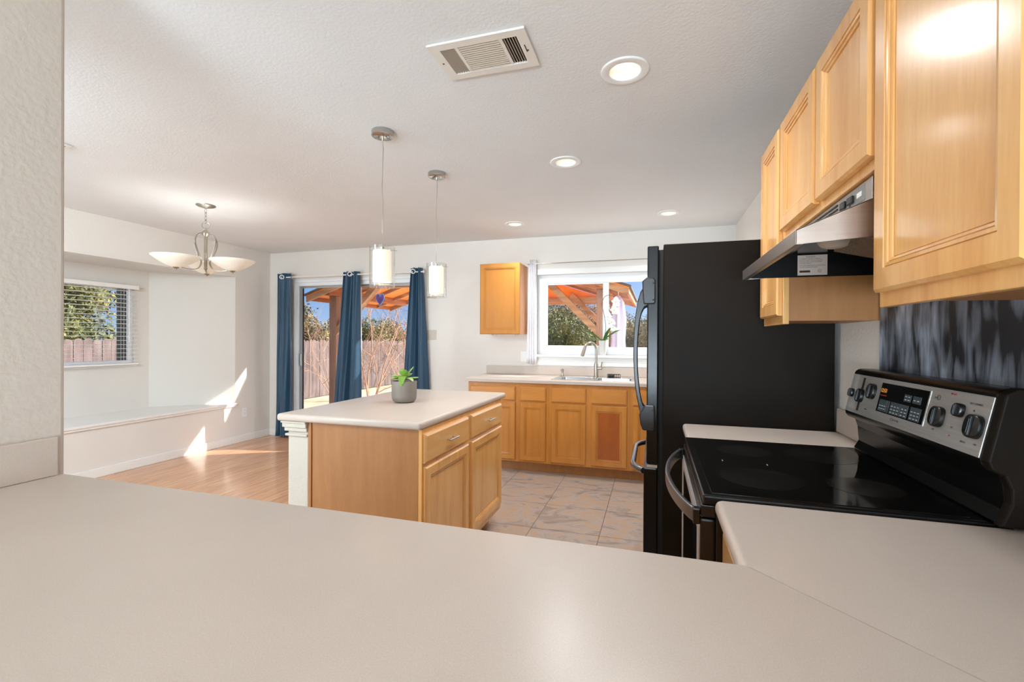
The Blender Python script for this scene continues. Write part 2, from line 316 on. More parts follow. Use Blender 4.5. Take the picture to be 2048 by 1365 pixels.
# ------------------------------------------------------------------ mesh builder
class B:
    def __init__(s): s.bm = bmesh.new(); s.mi = 0
    def _f(s, vs):
        try:
            f = s.bm.faces.new(vs); f.material_index = s.mi; return f
        except ValueError: return None
    def box(s, x0, x1, y0, y1, z0, z1):
        if x0 > x1: x0, x1 = x1, x0
        if y0 > y1: y0, y1 = y1, y0
        if z0 > z1: z0, z1 = z1, z0
        v = [s.bm.verts.new(p) for p in ((x0, y0, z0), (x1, y0, z0), (x1, y1, z0), (x0, y1, z0), (x0, y0, z1), (x1, y0, z1), (x1, y1, z1), (x0, y1, z1))]
        for f in ((3, 2, 1, 0), (4, 5, 6, 7), (0, 1, 5, 4), (1, 2, 6, 5), (2, 3, 7, 6), (3, 0, 4, 7)): s._f([v[i] for i in f])
        return s
    def obox(s, c, ax, ay, az):
        c, ax, ay, az = Vector(c), Vector(ax), Vector(ay), Vector(az)
        v = [s.bm.verts.new(c + ax * i + ay * j + az * k) for k in (-1, 1) for i, j in ((-1, -1), (1, -1), (1, 1), (-1, 1))]
        for f in ((3, 2, 1, 0), (4, 5, 6, 7), (0, 1, 5, 4), (1, 2, 6, 5), (2, 3, 7, 6), (3, 0, 4, 7)): s._f([v[i] for i in f])
        return s
    def bar(s, p0, p1, w, h, up=(0, 0, 1)):
        p0, p1 = Vector(p0), Vector(p1); d = (p1 - p0); n = d.normalized(); a = n.cross(Vector(up))
        if a.length < 1e-4: a = n.cross(Vector((0, 1, 0)))
        a.normalize(); b_ = a.cross(n)
        return s.obox((p0 + p1) / 2, d / 2, a * w / 2, b_ * h / 2)
    def prism(s, pts, z0, z1, plane='XY'):
        """extrude polygon; plane gives the 2D axes, extrusion along the third"""
        def P(a, b_, c): return {'XY': (a, b_, c), 'XZ': (a, c, b_), 'YZ': (c, a, b_)}[plane]
        lo = [s.bm.verts.new(P(a, b_, z0)) for a, b_ in pts]; hi = [s.bm.verts.new(P(a, b_, z1)) for a, b_ in pts]
        s._f(lo[::-1]); s._f(hi); k = len(pts)
        for i in range(k): s._f([lo[i], lo[(i + 1) % k], hi[(i + 1) % k], hi[i]])
        return s
    def lathe(s, prof, c=(0, 0, 0), seg=32, axis=(0, 0, 1), caps=True):
        c = Vector(c); ax = Vector(axis).normalized(); u = ax.orthogonal().normalized(); v = ax.cross(u); rings = []
        for r, z in prof:
            rings.append([s.bm.verts.new(c + ax * z + (u * math.cos(2 * PI * i / seg) + v * math.sin(2 * PI * i / seg)) * max(r, 1e-5)) for i in range(seg)])
        for a, b_ in zip(rings, rings[1:]):
            for i in range(seg): s._f([a[i], a[(i + 1) % seg], b_[(i + 1) % seg], b_[i]])
        if caps: s._f(rings[0][::-1]); s._f(rings[-1])
        return s
    def cyl(s, p0, p1, r, r1=None, seg=20):
        p0, p1 = Vector(p0), Vector(p1); d = p1 - p0
        return s.lathe([(r, 0), (r1 if r1 is not None else r, d.length)], p0, seg, d)
    def tube(s, pts, r, seg=10, closed=False, flat=1.):
        pts = [Vector(p) for p in pts]; k = len(pts); rs = r if isinstance(r, (list, tuple)) else [r] * k
        rings = []; prev = None
        for i, p in enumerate(pts):
            if closed: t = (pts[(i + 1) % k] - pts[i - 1]).normalized()
            else: t = (pts[min(i + 1, k - 1)] - pts[max(i - 1, 0)]).normalized()
            if prev is None: a = t.orthogonal().normalized()
            else:
                a = prev - t * prev.dot(t)
                a = a.normalized() if a.length > 1e-6 else t.orthogonal().normalized()
            prev = a; b_ = t.cross(a)
            rings.append([s.bm.verts.new(p + (a * math.cos(2 * PI * j / seg) + b_ * math.sin(2 * PI * j / seg) * flat) * rs[i]) for j in range(seg)])
        n = k if closed else k - 1
        for i in range(n):
            a, b_ = rings[i], rings[(i + 1) % k]
            for j in range(seg): s._f([a[j], a[(j + 1) % seg], b_[(j + 1) % seg], b_[j]])
        if not closed: s._f(rings[0][::-1]); s._f(rings[-1])
        return s
    def strap(s, pts, w, t, side):
        """flat strap along points; side = width direction"""
        pts = [Vector(p) for p in pts]; sd_ = Vector(side).normalized(); k = len(pts); rings = []
        for i, p in enumerate(pts):
            tg = (pts[min(i + 1, k - 1)] - pts[max(i - 1, 0)]).normalized(); nn = tg.cross(sd_).normalized()
            rings.append([s.bm.verts.new(p + sd_ * a * w / 2 + nn * b_ * t / 2) for a, b_ in ((-1, -1), (1, -1), (1, 1), (-1, 1))])
        for a, b_ in zip(rings, rings[1:]):
            for j in range(4): s._f([a[j], a[(j + 1) % 4], b_[(j + 1) % 4], b_[j]])
        s._f(rings[0][::-1]); s._f(rings[-1]); return s
    def loops(s, o, u, v, n, w, h, prof, fill_mi=None):
        """stack of inset rectangles: prof = [(inset, depth)] ; depth along n from o plane"""
        o, u, v, n = Vector(o), Vector(u), Vector(v), Vector(n); rr = []
        for ins, d in prof:
            rr.append([s.bm.verts.new(o + u * a + v * b_ + n * d) for a, b_ in ((ins, ins), (w - ins, ins), (w - ins, h - ins), (ins, h - ins))])
        s._f(rr[0][::-1])
        for a, b_ in zip(rr, rr[1:]):
            for j in range(4): s._f([a[j], a[(j + 1) % 4], b_[(j + 1) % 4], b_[j]])
        old = s.mi
        if fill_mi is not None: s.mi = fill_mi
        s._f(rr[-1]); s.mi = old
        return s
    def grid(s, fn, nu, nv):
        vs = [[s.bm.verts.new(fn(i / nu, j / nv)) for j in range(nv + 1)] for i in range(nu + 1)]
        for i in range(nu):
            for j in range(nv): s._f([vs[i][j], vs[i + 1][j], vs[i + 1][j + 1], vs[i][j + 1]])
        return s
    def frame(s, plane, a0, a1, b0, b1, wl, wr, wb, wt, c0, c1):
        """one-piece rectangular frame; plane XZ (c along Y), YZ (c along X) or XY (c along Z)"""
        def P(a, b_, c): return {'XY': (a, b_, c), 'XZ': (a, c, b_), 'YZ': (c, a, b_)}[plane]
        out = ((a0, b0), (a1, b0), (a1, b1), (a0, b1)); inn = ((a0 + wl, b0 + wb), (a1 - wr, b0 + wb), (a1 - wr, b1 - wt), (a0 + wl, b1 - wt))
        V = [[s.bm.verts.new(P(a, b_, c)) for a, b_ in q] for c in (c0, c1) for q in (out, inn)]
        for j in range(4):
            k = (j + 1) % 4
            s._f([V[0][j], V[0][k], V[1][k], V[1][j]]); s._f([V[2][j], V[3][j], V[3][k], V[2][k]])
            s._f([V[0][j], V[2][j], V[2][k], V[0][k]]); s._f([V[1][j], V[1][k], V[3][k], V[3][j]])
        return s
    def quad(s, *p): s._f([s.bm.verts.new(q) for q in p]); return s

def wloc(o):
    v = Vector((0, 0, 0))
    while o is not None: v += o.location; o = o.parent
    return v
def obj(name, b, m, parent=None, loc=None, bevel=0., bseg=2, smooth=False, solid=0.):
    """b holds world coordinates; linked as one mesh object with its origin at loc (or at its parent's)"""
    me = bpy.data.meshes.new(name)
    org = wloc(parent) if parent is not None else (Vector(loc) if loc is not None else Vector((0, 0, 0)))
    bmesh.ops.translate(b.bm, verts=b.bm.verts, vec=-org)
    bmesh.ops.recalc_face_normals(b.bm, faces=b.bm.faces)
    if smooth:
        for f in b.bm.faces: f.smooth = True
        for ed in b.bm.edges:
            if len(ed.link_faces) == 2 and ed.calc_face_angle(0) > .7: ed.smooth = False
    b.bm.to_mesh(me); b.bm.free()
    for mm in (m if isinstance(m, (list, tuple)) else [m]): me.materials.append(mm)
    o = bpy.data.objects.new(name, me); C.objects.link(o)
    if parent is not None: o.parent = parent
    else: o.location = org
    if solid:
        md = o.modifiers.new('solid', 'SOLIDIFY'); md.thickness = solid; md.offset = 0
    if bevel:
        md = o.modifiers.new('bevel', 'BEVEL'); md.width = bevel; md.segments = bseg; md.limit_method = 'ANGLE'; md.angle_limit = .6; md.harden_normals = False
    return o
def thing(name, label, cat, loc=(0, 0, 0), group=None):
    o = bpy.data.objects.new(name, None); o.empty_display_size = .05; C.objects.link(o)
    o.location = loc; o['label'] = label; o['category'] = cat
    if group: o['group'] = group
    return o
def tag(o, label, cat, group=None):
    o['label'] = label; o['category'] = cat
    if group: o['group'] = group
    return o
def struct(name, b, m, **k):
    o = obj(name, b, m, **k); o['kind'] = 'structure'; return o
def text(name, s_, size, m, parent, o, u, v, depth=.0004):
    """small lettering: text curve turned into mesh, lying in the u,v plane at o"""
    cu = bpy.data.curves.new(name, 'FONT'); cu.body = s_; cu.size = size; cu.extrude = depth; cu.align_x = 'LEFT'
    cu.resolution_u = 2
    to = bpy.data.objects.new('tmp', cu); C.objects.link(to)
    dg = bpy.context.evaluated_depsgraph_get(); me = bpy.data.meshes.new_from_object(to.evaluated_get(dg))
    C.objects.unlink(to); bpy.data.objects.remove(to)
    u, v = Vector(u).normalized(), Vector(v).normalized(); n = u.cross(v)
    org = Vector(o) - wloc(parent)
    me.transform(Matrix(((u.x, v.x, n.x, org.x), (u.y, v.y, n.y, org.y), (u.z, v.z, n.z, org.z), (0, 0, 0, 1))))
    me.materials.clear(); me.materials.append(m)
    ob = bpy.data.objects.new(name, me); C.objects.link(ob); ob.parent = parent
    return ob

DOOR = [(0, -.019), (0, -.006), (.006, 0), (.046, 0), (.0467, -.0045), (.0482, -.0045), (.0492, -.002), (.0555, -.003), (.0562, -.0075), (.0577, -.0075), (.0587, -.006), (.0635, -.008), (.0642, -.0125), (.0657, -.0125), (.0666, -.011)]
DRAWER = [(0, -.019), (0, -.008), (.010, 0)]

# ================================================================== ROOM
XL, XR, YB, CZ = -4.94, .765, 4.99, 2.44
YR = -3.8
OY0, OY1 = 1.02, 4.45       # bay opening
BX, BY0, BY1, BZ0, BZ1 = -5.56, 1.60, 3.86, .50, 2.056
XS = -1.80                   # wood / tile change
b = B(); b.box(XL - .12, XS, .9, YB + .12, -.06, 0); struct('floor', b, M_plank)
b = B(); b.box(XS, XR + .12, .27, YB + .12, -.06, 0); struct('floor', b, M_tile)
M_bounce_floor = mat('neutral_bounce_floor', (206, 204, 200), .95, var=.05, vscale=60, bump=.4, bscale=300)  # unseen floor, pale neutral colour picked to cut warm bounced light
b = B(); b.prism([(XL - .12, YR - .12), (XR + .12, YR - .12), (XR + .12, .27), (XS, .27), (XS, .9), (XL - .12, .9)], -.06, 0); struct('floor', b, M_bounce_floor)
CANS = ((-.124, 2.003), (-.547, 2.925), (-1.313, 4.35), (.115, 4.35)); HS = .064
b = B(); b.box(XL - .12, XR + .12, YR - .12, YB + .12, CZ + .10, CZ + .14)
xs_ = sorted([XL - .12, XR + .12] + [c_[0] + d_ for c_ in CANS for d_ in (-HS, HS)]); ys_ = sorted(set([YR - .12, YB + .12] + [c_[1] + d_ for c_ in CANS for d_ in (-HS, HS)]))
vg = {}
def _v(x_, y_):
    if (x_, y_) not in vg: vg[(x_, y_)] = b.bm.verts.new((x_, y_, CZ))
    return vg[(x_, y_)]
for x0, x1 in zip(xs_, xs_[1:]):
    for y0, y1 in zip(ys_, ys_[1:]):
        if any(abs((x0 + x1) / 2 - c_[0]) < HS and abs((y0 + y1) / 2 - c_[1]) < HS for c_ in CANS): continue
        b._f([_v(x0, y0), _v(x0, y1), _v(x1, y1), _v(x1, y0)])
struct('ceiling', b, M_ceil)
# left wall with bay opening
b = B()
b.box(XL - .12, XL, YR, -3.35, 0, CZ); b.box(XL - .12, XL, -1.05, OY0, 0, CZ); b.box(XL - .12, XL, -3.35, -1.05, 0, .4); b.box(XL - .12, XL, -3.35, -1.05, 2.4, CZ); b.box(XL - .12, XL, OY1, YB + .12, 0, CZ)
b.box(XL - .12, XL, OY0, OY1, BZ1, CZ); b.box(XL - .12, XL, OY0, OY1, 0, BZ0 - .035)
struct('wall_left', b, M_wall)
# bay walls (with the window opening), soffit and seat
WY0, WY1, WZ0, WZ1 = 1.85, 3.70, 1.0, 1.885
b = B()
b.box(BX - .1, BX, BY0, WY0, BZ0, BZ1); b.box(BX - .1, BX, WY1, BY1, BZ0, BZ1)
b.box(BX - .1, BX, WY0, WY1, BZ0, WZ0); b.box(BX - .1, BX, WY0, WY1, WZ1, BZ1)
b.prism([(XL - .0005, OY1), (BX, BY1), (BX - .1, BY1 + .0), (BX - .1, BY1 + .06), (XL - .1205, OY1 + .09), (XL - .1205, OY1 + .001), (XL - .0005, OY1 + .0005)], BZ0 + .0005, BZ1 - .0005)
b.prism([(XL - .0005, OY0), (XL - .0005, OY0 - .0005), (XL - .1205, OY0 - .001), (XL - .1205, OY0 - .09), (BX - .1, BY0 - .06), (BX - .1, BY0), (BX, BY0)], BZ0 + .0005, BZ1 - .0005)
struct('wall_bay', b, M_bay)
b = B(); b.prism([(XL - .1205, OY0 - .08), (XL - .1205, OY1 + .08), (BX - .1, BY1 + .05), (BX - .1, BY0 - .05)], BZ1, BZ1 + .06); struct('ceiling_bay', b, M_bay)
b = B(); b.prism([(XL - .0005, OY0 + .0005), (XL - .0005, OY1 - .0005), (BX - .1, BY1 + .05), (BX - .1, BY0 - .05)], BZ0 - .034, BZ0); struct('trim_1', b, M_trim)
b = B(); b.box(XL, XL + .028, OY0 - .02, OY1 + .02, BZ0 - .022, BZ0 + .002); b.box(XL, XL + .018, OY0 - .01, OY1 + .01, BZ0 - .045, BZ0 - .022)
struct('trim_2', b, M_trim, bevel=.005)
# back wall with door and window openings
DX0, DX1, DZ = -4.53, -2.64, 2.035
KX0, KX1, KZ0, KZ1 = -1.25, .26, 1.14, 2.02
b = B()
b.box(XL, DX0, YB, YB + .12, 0, CZ); b.box(DX0, DX1, YB, YB + .12, DZ, CZ); b.box(DX1, KX0, YB, YB + .12, 0, CZ)
b.box(KX0, KX1, YB, YB + .12, 0, KZ0); b.box(KX0, KX1, YB, YB + .12, KZ1, CZ); b.box(KX1, XR, YB, YB + .12, 0, CZ)
struct('wall_back', b, M_wall)
b = B(); b.box(XR, XR + .12, YR - .12, YB + .12, 0, CZ); struct('wall_right', b, M_wall)
b = B()
for x0, x1 in ((XL, -1.65), (.75, XR)): b.box(x0, x1, YR - .12, YR, 0, CZ)
for x0, x1 in ((-1.65, .75),): b.box(x0, x1, YR - .12, YR, 0, .4); b.box(x0, x1, YR - .12, YR, 2.4, CZ)
struct('wall_rear', b, M_wall)
b = B(); b.box(-1.75, -1.62, -2.6, .896, 0, CZ); struct('wall_partition', b, M_pier, bevel=.012, bseg=3)  # unseen rear length added to keep the rear fill off the bay
# baseboards
b = B(); b.box(XL, XL + .014, YR, YB, 0, .085); struct('baseboard_left', b, M_trim, bevel=.004)
b = B(); b.box(XL + .014, DX0 - .06, YB - .014, YB, 0, .085); b.box(DX1 + .06, -1.80, YB - .014, YB, 0, .085); struct('baseboard_back', b, M_trim, bevel=.004)

# ------------------------------------------------------------------ bay window with blinds
def window(n, parts, loc):
    r = bpy.data.objects.new(n, None); C.objects.link(r); r.location = loc; r['kind'] = 'structure'
    for nm, bb, mm, bv in parts: obj(nm, bb, mm, r, bevel=bv)
    return r
f = B()
f.frame('YZ', WY0, WY1, WZ0, WZ1, .05, .05, .05, .05, BX - .085, BX - .02)
f.box(BX - .08, BX - .025, 2.74, 2.80, WZ0 + .0505, WZ1 - .0505)
j = B(); j.box(BX - .078, BX - .045, WY1 - .125, WY1 - .05, WZ0 + .05, WZ1 - .05)
g = B(); g.box(BX - .056, BX - .052, WY0 + .05, WY1 - .05, WZ0 + .05, WZ1 - .05)
sl = B(); sl.box(BX - .02, BX + .012, WY0 - .02, WY1 + .02, WZ0 - .02, WZ0)
window('window_1', [('window_frame', f, M_vinyl, .003), ('window_jamb', j, M_screen, 0), ('window_glass', g, M_glass, 0), ('window_sill', sl, M_trim, .003)], (BX, (WY0 + WY1) / 2, WZ0))
bl = thing('window_blind', 'white horizontal slat blind lowered over the left bay window', 'blind', (BX + .05, 2.78, WZ1))
b = B(); b.box(BX + .03, BX + .075, WY0 - .01, WY1 + .005, WZ1 - .052, WZ1 - .008); obj('head_rail', b, M_blind, bl, bevel=.004)
b = B(); nsl = 18
for i in range(nsl):
    z = WZ0 + .045 + i * (WZ1 - .075 - WZ0 - .045) / (nsl - 1)
    b.obox((BX + .052, (WY0 + WY1) / 2, z), (.022, 0, .002), (0, (WY1 - WY0) / 2 - .01, 0), (-.0001, 0, .0011))
o_sl = obj('slat', b, M_blind, bl)
b = B(); b.box(BX + .03, BX + .075, WY0, WY1, WZ0 + .004, WZ0 + .022); obj('bottom_rail', b, M_blind, bl, bevel=.003)
b = B()
for y in (2.05, 2.78, 3.55):
    b = B(); b.cyl((BX + .029, y, WZ0 + .01), (BX + .029, y, WZ1 - .05), .0012, seg=6); b.cyl((BX + .075, y, WZ0 + .01), (BX + .075, y, WZ1 - .05), .0012, seg=6); obj('ladder_cord', b, M_blind, bl)
b = B(); b.cyl((BX + .08, 3.6, WZ1 - .05), (BX + .08, 3.6, WZ0 + .25), .003, seg=8); obj('tilt_wand', b, M_blind, bl)

# ------------------------------------------------------------------ kitchen window
f = B(); fy0, fy1 = YB + .05, YB + .11
f.frame('XZ', KX0, KX1, KZ0, KZ1, .10, .10, .085, .095, fy0, fy1)
f.box(-.515, -.470, fy0 + .001, fy1 - .001, KZ0 + .0855, KZ1 - .0955)
s1 = B()
s1.frame('XZ', KX0 + .1005, -.5155, KZ0 + .0855, KZ1 - .0955, .013, .013, .013, .013, fy0 + .008, fy0 + .03)
g = B(); g.box(KX0 + .05, KX1 - .05, YB + .083, YB + .087, KZ0 + .05, KZ1 - .05)
sl = B(); sl.box(KX0 - .03, KX1 + .03, YB - .035, YB + .05, KZ0 - .03, KZ0)
ap = B(); ap.box(KX0 - .02, KX1 + .02, YB - .012, YB, KZ0 - .12, KZ0 - .03); ap.box(KX0 - .02, KX1 + .02, YB - .016, YB, KZ0 - .075, KZ0 - .068)
cs = B(); cs.box(KX0 - .06, KX0, YB - .012, YB, KZ0, KZ1 + .005); cs.box(KX0 - .06, KX1 + .06, YB - .014, YB, KZ1, KZ1 + .06); cs.box(KX1, KX1 + .06, YB - .012, YB, KZ0, KZ1)
window('window_2', [('window_frame', f, M_vinyl, .004), ('window_sash', s1, M_vinyl, .002), ('window_glass', g, M_glass, 0), ('window_sill', sl, M_trim, .005), ('window_apron', ap, M_trim, .002), ('window_casing', cs, M_trim, .003)], (KX0, YB, KZ0))

# ------------------------------------------------------------------ sliding door
f = B(); 
f.frame('XZ', DX0, DX1, .001, DZ, .045, .045, .029, .045, YB + .01, YB + .11)
f.frame('XZ', DX0 - .03, DX1 + .03, .0, DZ + .03, .03, .03, .0005, .03, YB - .010, YB - .0005)
p1 = B(); mid = (DX0 + DX1) / 2
def sash(bb, x0, x1, y0, y1, w_=.05):
    bb.frame('XZ', x0 + .0005, x1 - .0005, .031, DZ - .0455, w_, w_, w_, w_ * .6, y0, y1)
sash(p1, DX0 + .045, mid + .03, YB + .03, YB + .055, .045)
p2 = B(); sash(p2, mid - .03, DX1 - .045, YB + .07, YB + .095, .045)
g1 = B(); g1.box(DX0 + .09, mid, YB + .041, YB + .045, .07, DZ - .07)
g2 = B(); g2.box(mid, DX1 - .09, YB + .081, YB + .085, .07, DZ - .07)
gs = B(); gs.box(DX0 + .09, DX0 + .103, YB + .036, YB + .05, .07, DZ - .07); 
hd = B(); hd.box(DX0 + .055, DX0 + .085, YB + .012, YB + .03, .94, 1.10)
window('door_1', [('door_frame', f, M_vinyl, .003), ('sliding_panel', p1, mat('greyed_aluminium', (176, 178, 178), .35, .6), .002), ('fixed_panel', p2, MATS['greyed_aluminium'], .002), ('door_glass', g1, M_glass, 0), ('door_glass', g2, M_glass, 0), ('glass_seal', gs, M_dark, 0), ('door_handle', hd, MATS['greyed_aluminium'], .004)], (mid, YB, 0))

# ================================================================== KITCHEN ISLAND
IY0, IY1 = 1.9192, 3.2175
IX0, IX1 = -1.86, -1.0319
def slab(pts, z0, z1, edges, r=.016, seg=5):
    """counter slab: polygon with rounded top and bottom arris on chosen sides"""
    bb = B(); bm = bb.bm
    lo = [bm.verts.new((a, c, z0)) for a, c in pts]; hi = [bm.verts.new((a, c, z1)) for a, c in pts]
    bm.faces.new(lo[::-1]); bm.faces.new(hi); k = len(pts); es = set()
    for i in range(k): bm.faces.new([lo[i], lo[(i + 1) % k], hi[(i + 1) % k], hi[i]])
    bm.edges.ensure_lookup_table()
    for i in edges:
        es.add(bm.edges.get((hi[i], hi[(i + 1) % k]))); es.add(bm.edges.get((lo[i], lo[(i + 1) % k])))
        if (i + 1) % k in edges: es.add(bm.edges.get((lo[(i + 1) % k], hi[(i + 1) % k])))
    bmesh.ops.bevel(bm, geom=list(es), offset=r, segments=seg, affect='EDGES', profile=.5, clamp_overlap=True)
    return bb
o = obj('countertop', slab([(IX0, IY0), (IX1, IY0), (IX1, IY1), (IX0, IY1)], .877, .915, [0, 1, 2, 3], .014), M_counter, loc=(-1.45, 2.57, .877), smooth=True)
tag(o, 'greige laminate countertop of the kitchen island holding the potted succulent', 'countertop')
isl = thing('island_cabinet', 'maple island base cabinet with two drawers over two doors', 'cabinet', (-1.37, 2.53, 0))
cx0, cx1, cy0, cy1 = -1.683, -1.060, 1.952, 3.125
b = B(); b.box(cx0, cx1, cy0 + .018, cy1, .10, .876); obj('cabinet_body', b, M_maple, isl)
b = B(); b.box(cx0, cx1 + .002, cy0, cy0 + .018, .0, .876); b.box(cx0, cx0 + .02, cy0 - .006, cy0, 0, .876)
obj('side_panel', b, M_side, isl, bevel=.002)
b = B(); b.box(cx0 + .02, cx1 - .06, cy0 + .02, cy1 - .02, 0, .10); obj('toe_kick', b, M_maple_h, isl)
b = B(); b.box(cx1 + .0005, cx1 + .019, cy0 + .001, cy1, .101, .876)
obj('face_frame', b, M_maple, isl, bevel=.001)
def cab_fronts(parent, fronts, X, facing, m_door=M_maple, m_draw=M_maple_h, handle=None, inner=None):
    """fronts: (kind, a0, a1, z0, z1); facing '+X','-X','-Y','+Y'; X = front plane position"""
    out = []
    for kd, a0, a1, z0, z1 in fronts:
        n = {'+X': (1, 0, 0), '-X': (-1, 0, 0), '-Y': (0, -1, 0), '+Y': (0, 1, 0)}[facing]
        if facing == '+X': o_, u = (X, a0, z0), (0, 1, 0)
        elif facing == '-X': o_, u = (X, a1, z0), (0, -1, 0)
        elif facing == '-Y': o_, u = (a0, X, z0), (1, 0, 0)
        else: o_, u = (a1, X, z0), (-1, 0, 0)
        bb = B(); bb.loops(o_, u, (0, 0, 1), n, a1 - a0, z1 - z0, DOOR if kd == 'door' or kd == 'door_dark' else DRAWER, fill_mi=1 if kd == 'door_dark' else None)
        mats = [m_door, M_panel_brown] if kd == 'door_dark' else ([m_door] if kd == 'door' else [m_draw])
        p = obj('drawer_front' if kd == 'drawer' else 'door', bb, mats, parent)
        if kd == 'door_dark': p['label'] = 'door with a darker brown inner panel'
        out.append(p)
        if handle and kd == 'drawer':
            hb = B(); nv = Vector(n); uv = Vector(u); c = Vector(o_) + uv * (a1 - a0) / 2 + Vector((0, 0, (z1 - z0) / 2))
            for sgn in (-1, 1): hb.cyl(c + uv * .032 * sgn - nv * .002, c + uv * .032 * sgn + nv * .024, .004, seg=10)
            hb.cyl(c - uv * .055 + nv * .026, c + uv * .055 + nv * .026, .005, seg=12)
            h_ = obj('handle', hb, M_chrome, p, smooth=True)
    return out
cab_fronts(isl, [('drawer', 1.962, 2.492, .715, .852), ('drawer', 2.548, 3.098, .715, .852), ('door', 1.962, 2.492, .145, .695), ('door', 2.548, 3.098, .145, .695)], -1.022, '+X', m_draw=M_maple_h, handle=True)
b = B(); b.box(-1.812, -1.686, 1.952, 3.125, 0, .868)
struct('wall_island', b, mat('half_wall_paint', (206, 198, 184), .75, bump=.7, bscale=70, bdetail=4), bevel=.006)
b = B()
for d_, z0, z1 in ((.022, .845, .872), (.014, .825, .845), (.028, .868, .877)): b.box(-1.812 - d_, -1.686, 1.952 - d_ * .9, 3.13, z0, z1)
b.box(-1.812 - .012, -1.686, 1.952 - .011, 3.13, .800, .812)
struct('trim_3', b, MATS['half_wall_paint'], bevel=.003)
# succulent
PX, PY = -1.465, 2.52
pl = thing('potted_succulent', 'green succulent in a grey ceramic pot on the kitchen island', 'potted plant', (PX, PY, .915))
b = B(); b.lathe([(.045, 0), (.058, .002), (.068, .010), (.0735, .024), (.0755, .04), (.0765, .128), (.0755, .131), (.0735, .128), (.072, .04), (.06, .018), (.001, .016)], (PX, PY, .9155), 40); obj('pot', b, M_pot, pl, smooth=True)
b = B(); b.lathe([(.001, .0), (.073, .0), (.073, .006), (.001, .010)], (PX, PY, .915 + .108), 24); obj('soil', b, M_soil, pl)
def fat_leaf(L, W, T, org, dr, droop, dpow=2.):
    """fleshy oval leaf with round section; dr = (right, toward camera, up)"""
    bb = B(); d = (Vector((.956, .294, 0)) * dr[0] + Vector((.294, -.956, 0)) * dr[1] + Vector((0, 0, dr[2]))).normalized()
    s_ = d.cross(Vector((0, 0, 1))); s_ = s_.normalized() if s_.length > .05 else Vector((.956, .294, 0)); n_ = s_.cross(d)
    def fn(u, v):
        t_ = (u - .56) / .445; wd = max(W * math.sqrt(max(0., 1 - t_ * t_)) if abs(t_) < 1 else 0., W * .24 if u < .3 else .0008)
        a = 2 * PI * v; c = Vector(org) + d * L * u + Vector((0, 0, -droop * u ** dpow))
        return c + s_ * wd * .5 * math.cos(a) + n_ * (T * .5 * math.sin(a) * min(1, 5 * (1 - u) + .1) + wd * .16 * math.cos(a) ** 2)
    bb.grid(fn, 18, 14); return bb
for k_, (Ln, W, dr, dp, pw_) in enumerate([(.086, .024, (1, .15, .10), 0, 2), (.085, .018, (.62, -.1, .78), 0, 2), (.056, .050, (-.05, .55, .85), 0, 2), (.078, .050, (-.95, .1, .36), .01, 2), (.082, .036, (-1, .35, .02), .012, 3), (.098, .044, (.05, 1, .16), .062, 5), (.080, .030, (.75, .65, .10), .02, 4), (.068, .046, (-.62, .75, .16), .01, 3), (.062, .042, (-.3, -.8, .45), 0, 2), (.066, .036, (.45, -.75, .40), 0, 2), (.050, .034, (.35, .4, .8), 0, 2), (.046, .036, (-.45, .2, .85), 0, 2)]):
    obj('leaf', fat_leaf(Ln * 1.08, W * 1.1, .008, (PX, PY, 1.058 + .004 * (k_ % 3)), dr, dp, pw_), M_leafp if k_ in (0, 1, 3, 4, 6) else M_leafg, pl, smooth=True)
b = B(); b.cyl((PX, PY, .915 + .11), (PX, PY, .915 + .152), .007, seg=10); obj('stem', b, M_leafp, pl)

# ================================================================== NEAR COUNTERS
RX, RY = .143, .8912
o = obj('countertop', slab([(-1.601, .25), (.762, .25), (RX + .0, RY), (-1.601, RY)], .877, .915, [2], .014), M_counter, loc=(-.6, .55, .877), smooth=True)
tag(o, 'long greige laminate breakfast counter filling the foreground', 'countertop')
bb = slab([(RX + .0015, RY + .0008), (.7625, .2522), (.7625, 1.232), (RX + .0015, 1.232)], .877, .915, [2, 3], .016)
o = obj('countertop', bb, M_counter, loc=(.45, .9, .877), smooth=True)
tag(o, 'greige laminate countertop at the right between breakfast counter and near side of the stove', 'countertop')
b = B(); b.box(-1.619, -1.601, .25, .868, .9155, 1.022); o = obj('backsplash', b, M_counter, loc=(-1.61, .56, .9155), bevel=.0015)
tag(o, 'low greige laminate backsplash strip against the partition wall at far left', 'backsplash')
bc = thing('base_cabinet', 'maple base cabinet under the breakfast counter, only its top edge side near view', 'cabinet', (-.6, .56, 0))
bc['label'] = 'maple base cabinet hidden below the long breakfast counter'
b = B(); b.box(-1.60, .70, .28, .838, .10, .8765); b.box(-1.6, .70, .30, .78, 0, .10); obj('cabinet_body', b, M_maple, bc)
cab_fronts(bc, [('door', -1.55 + i * .42, -1.16 + i * .42, .14, .85) for i in range(4)], .858, '+Y')
rc = thing('base_cabinet', 'maple base cabinet beside the stove, just under the right counter edge', 'cabinet', (.45, 1.04, 0))
b = B(); b.box(.180, .762, .862, 1.23, .10, .8765); b.box(.24, .762, .862, 1.23, 0, .10); obj('cabinet_body', b, M_maple, rc)
cab_fronts(rc, [('drawer', .885, 1.215, .72, .85), ('door', .885, 1.215, .14, .70)], .160, '-X')

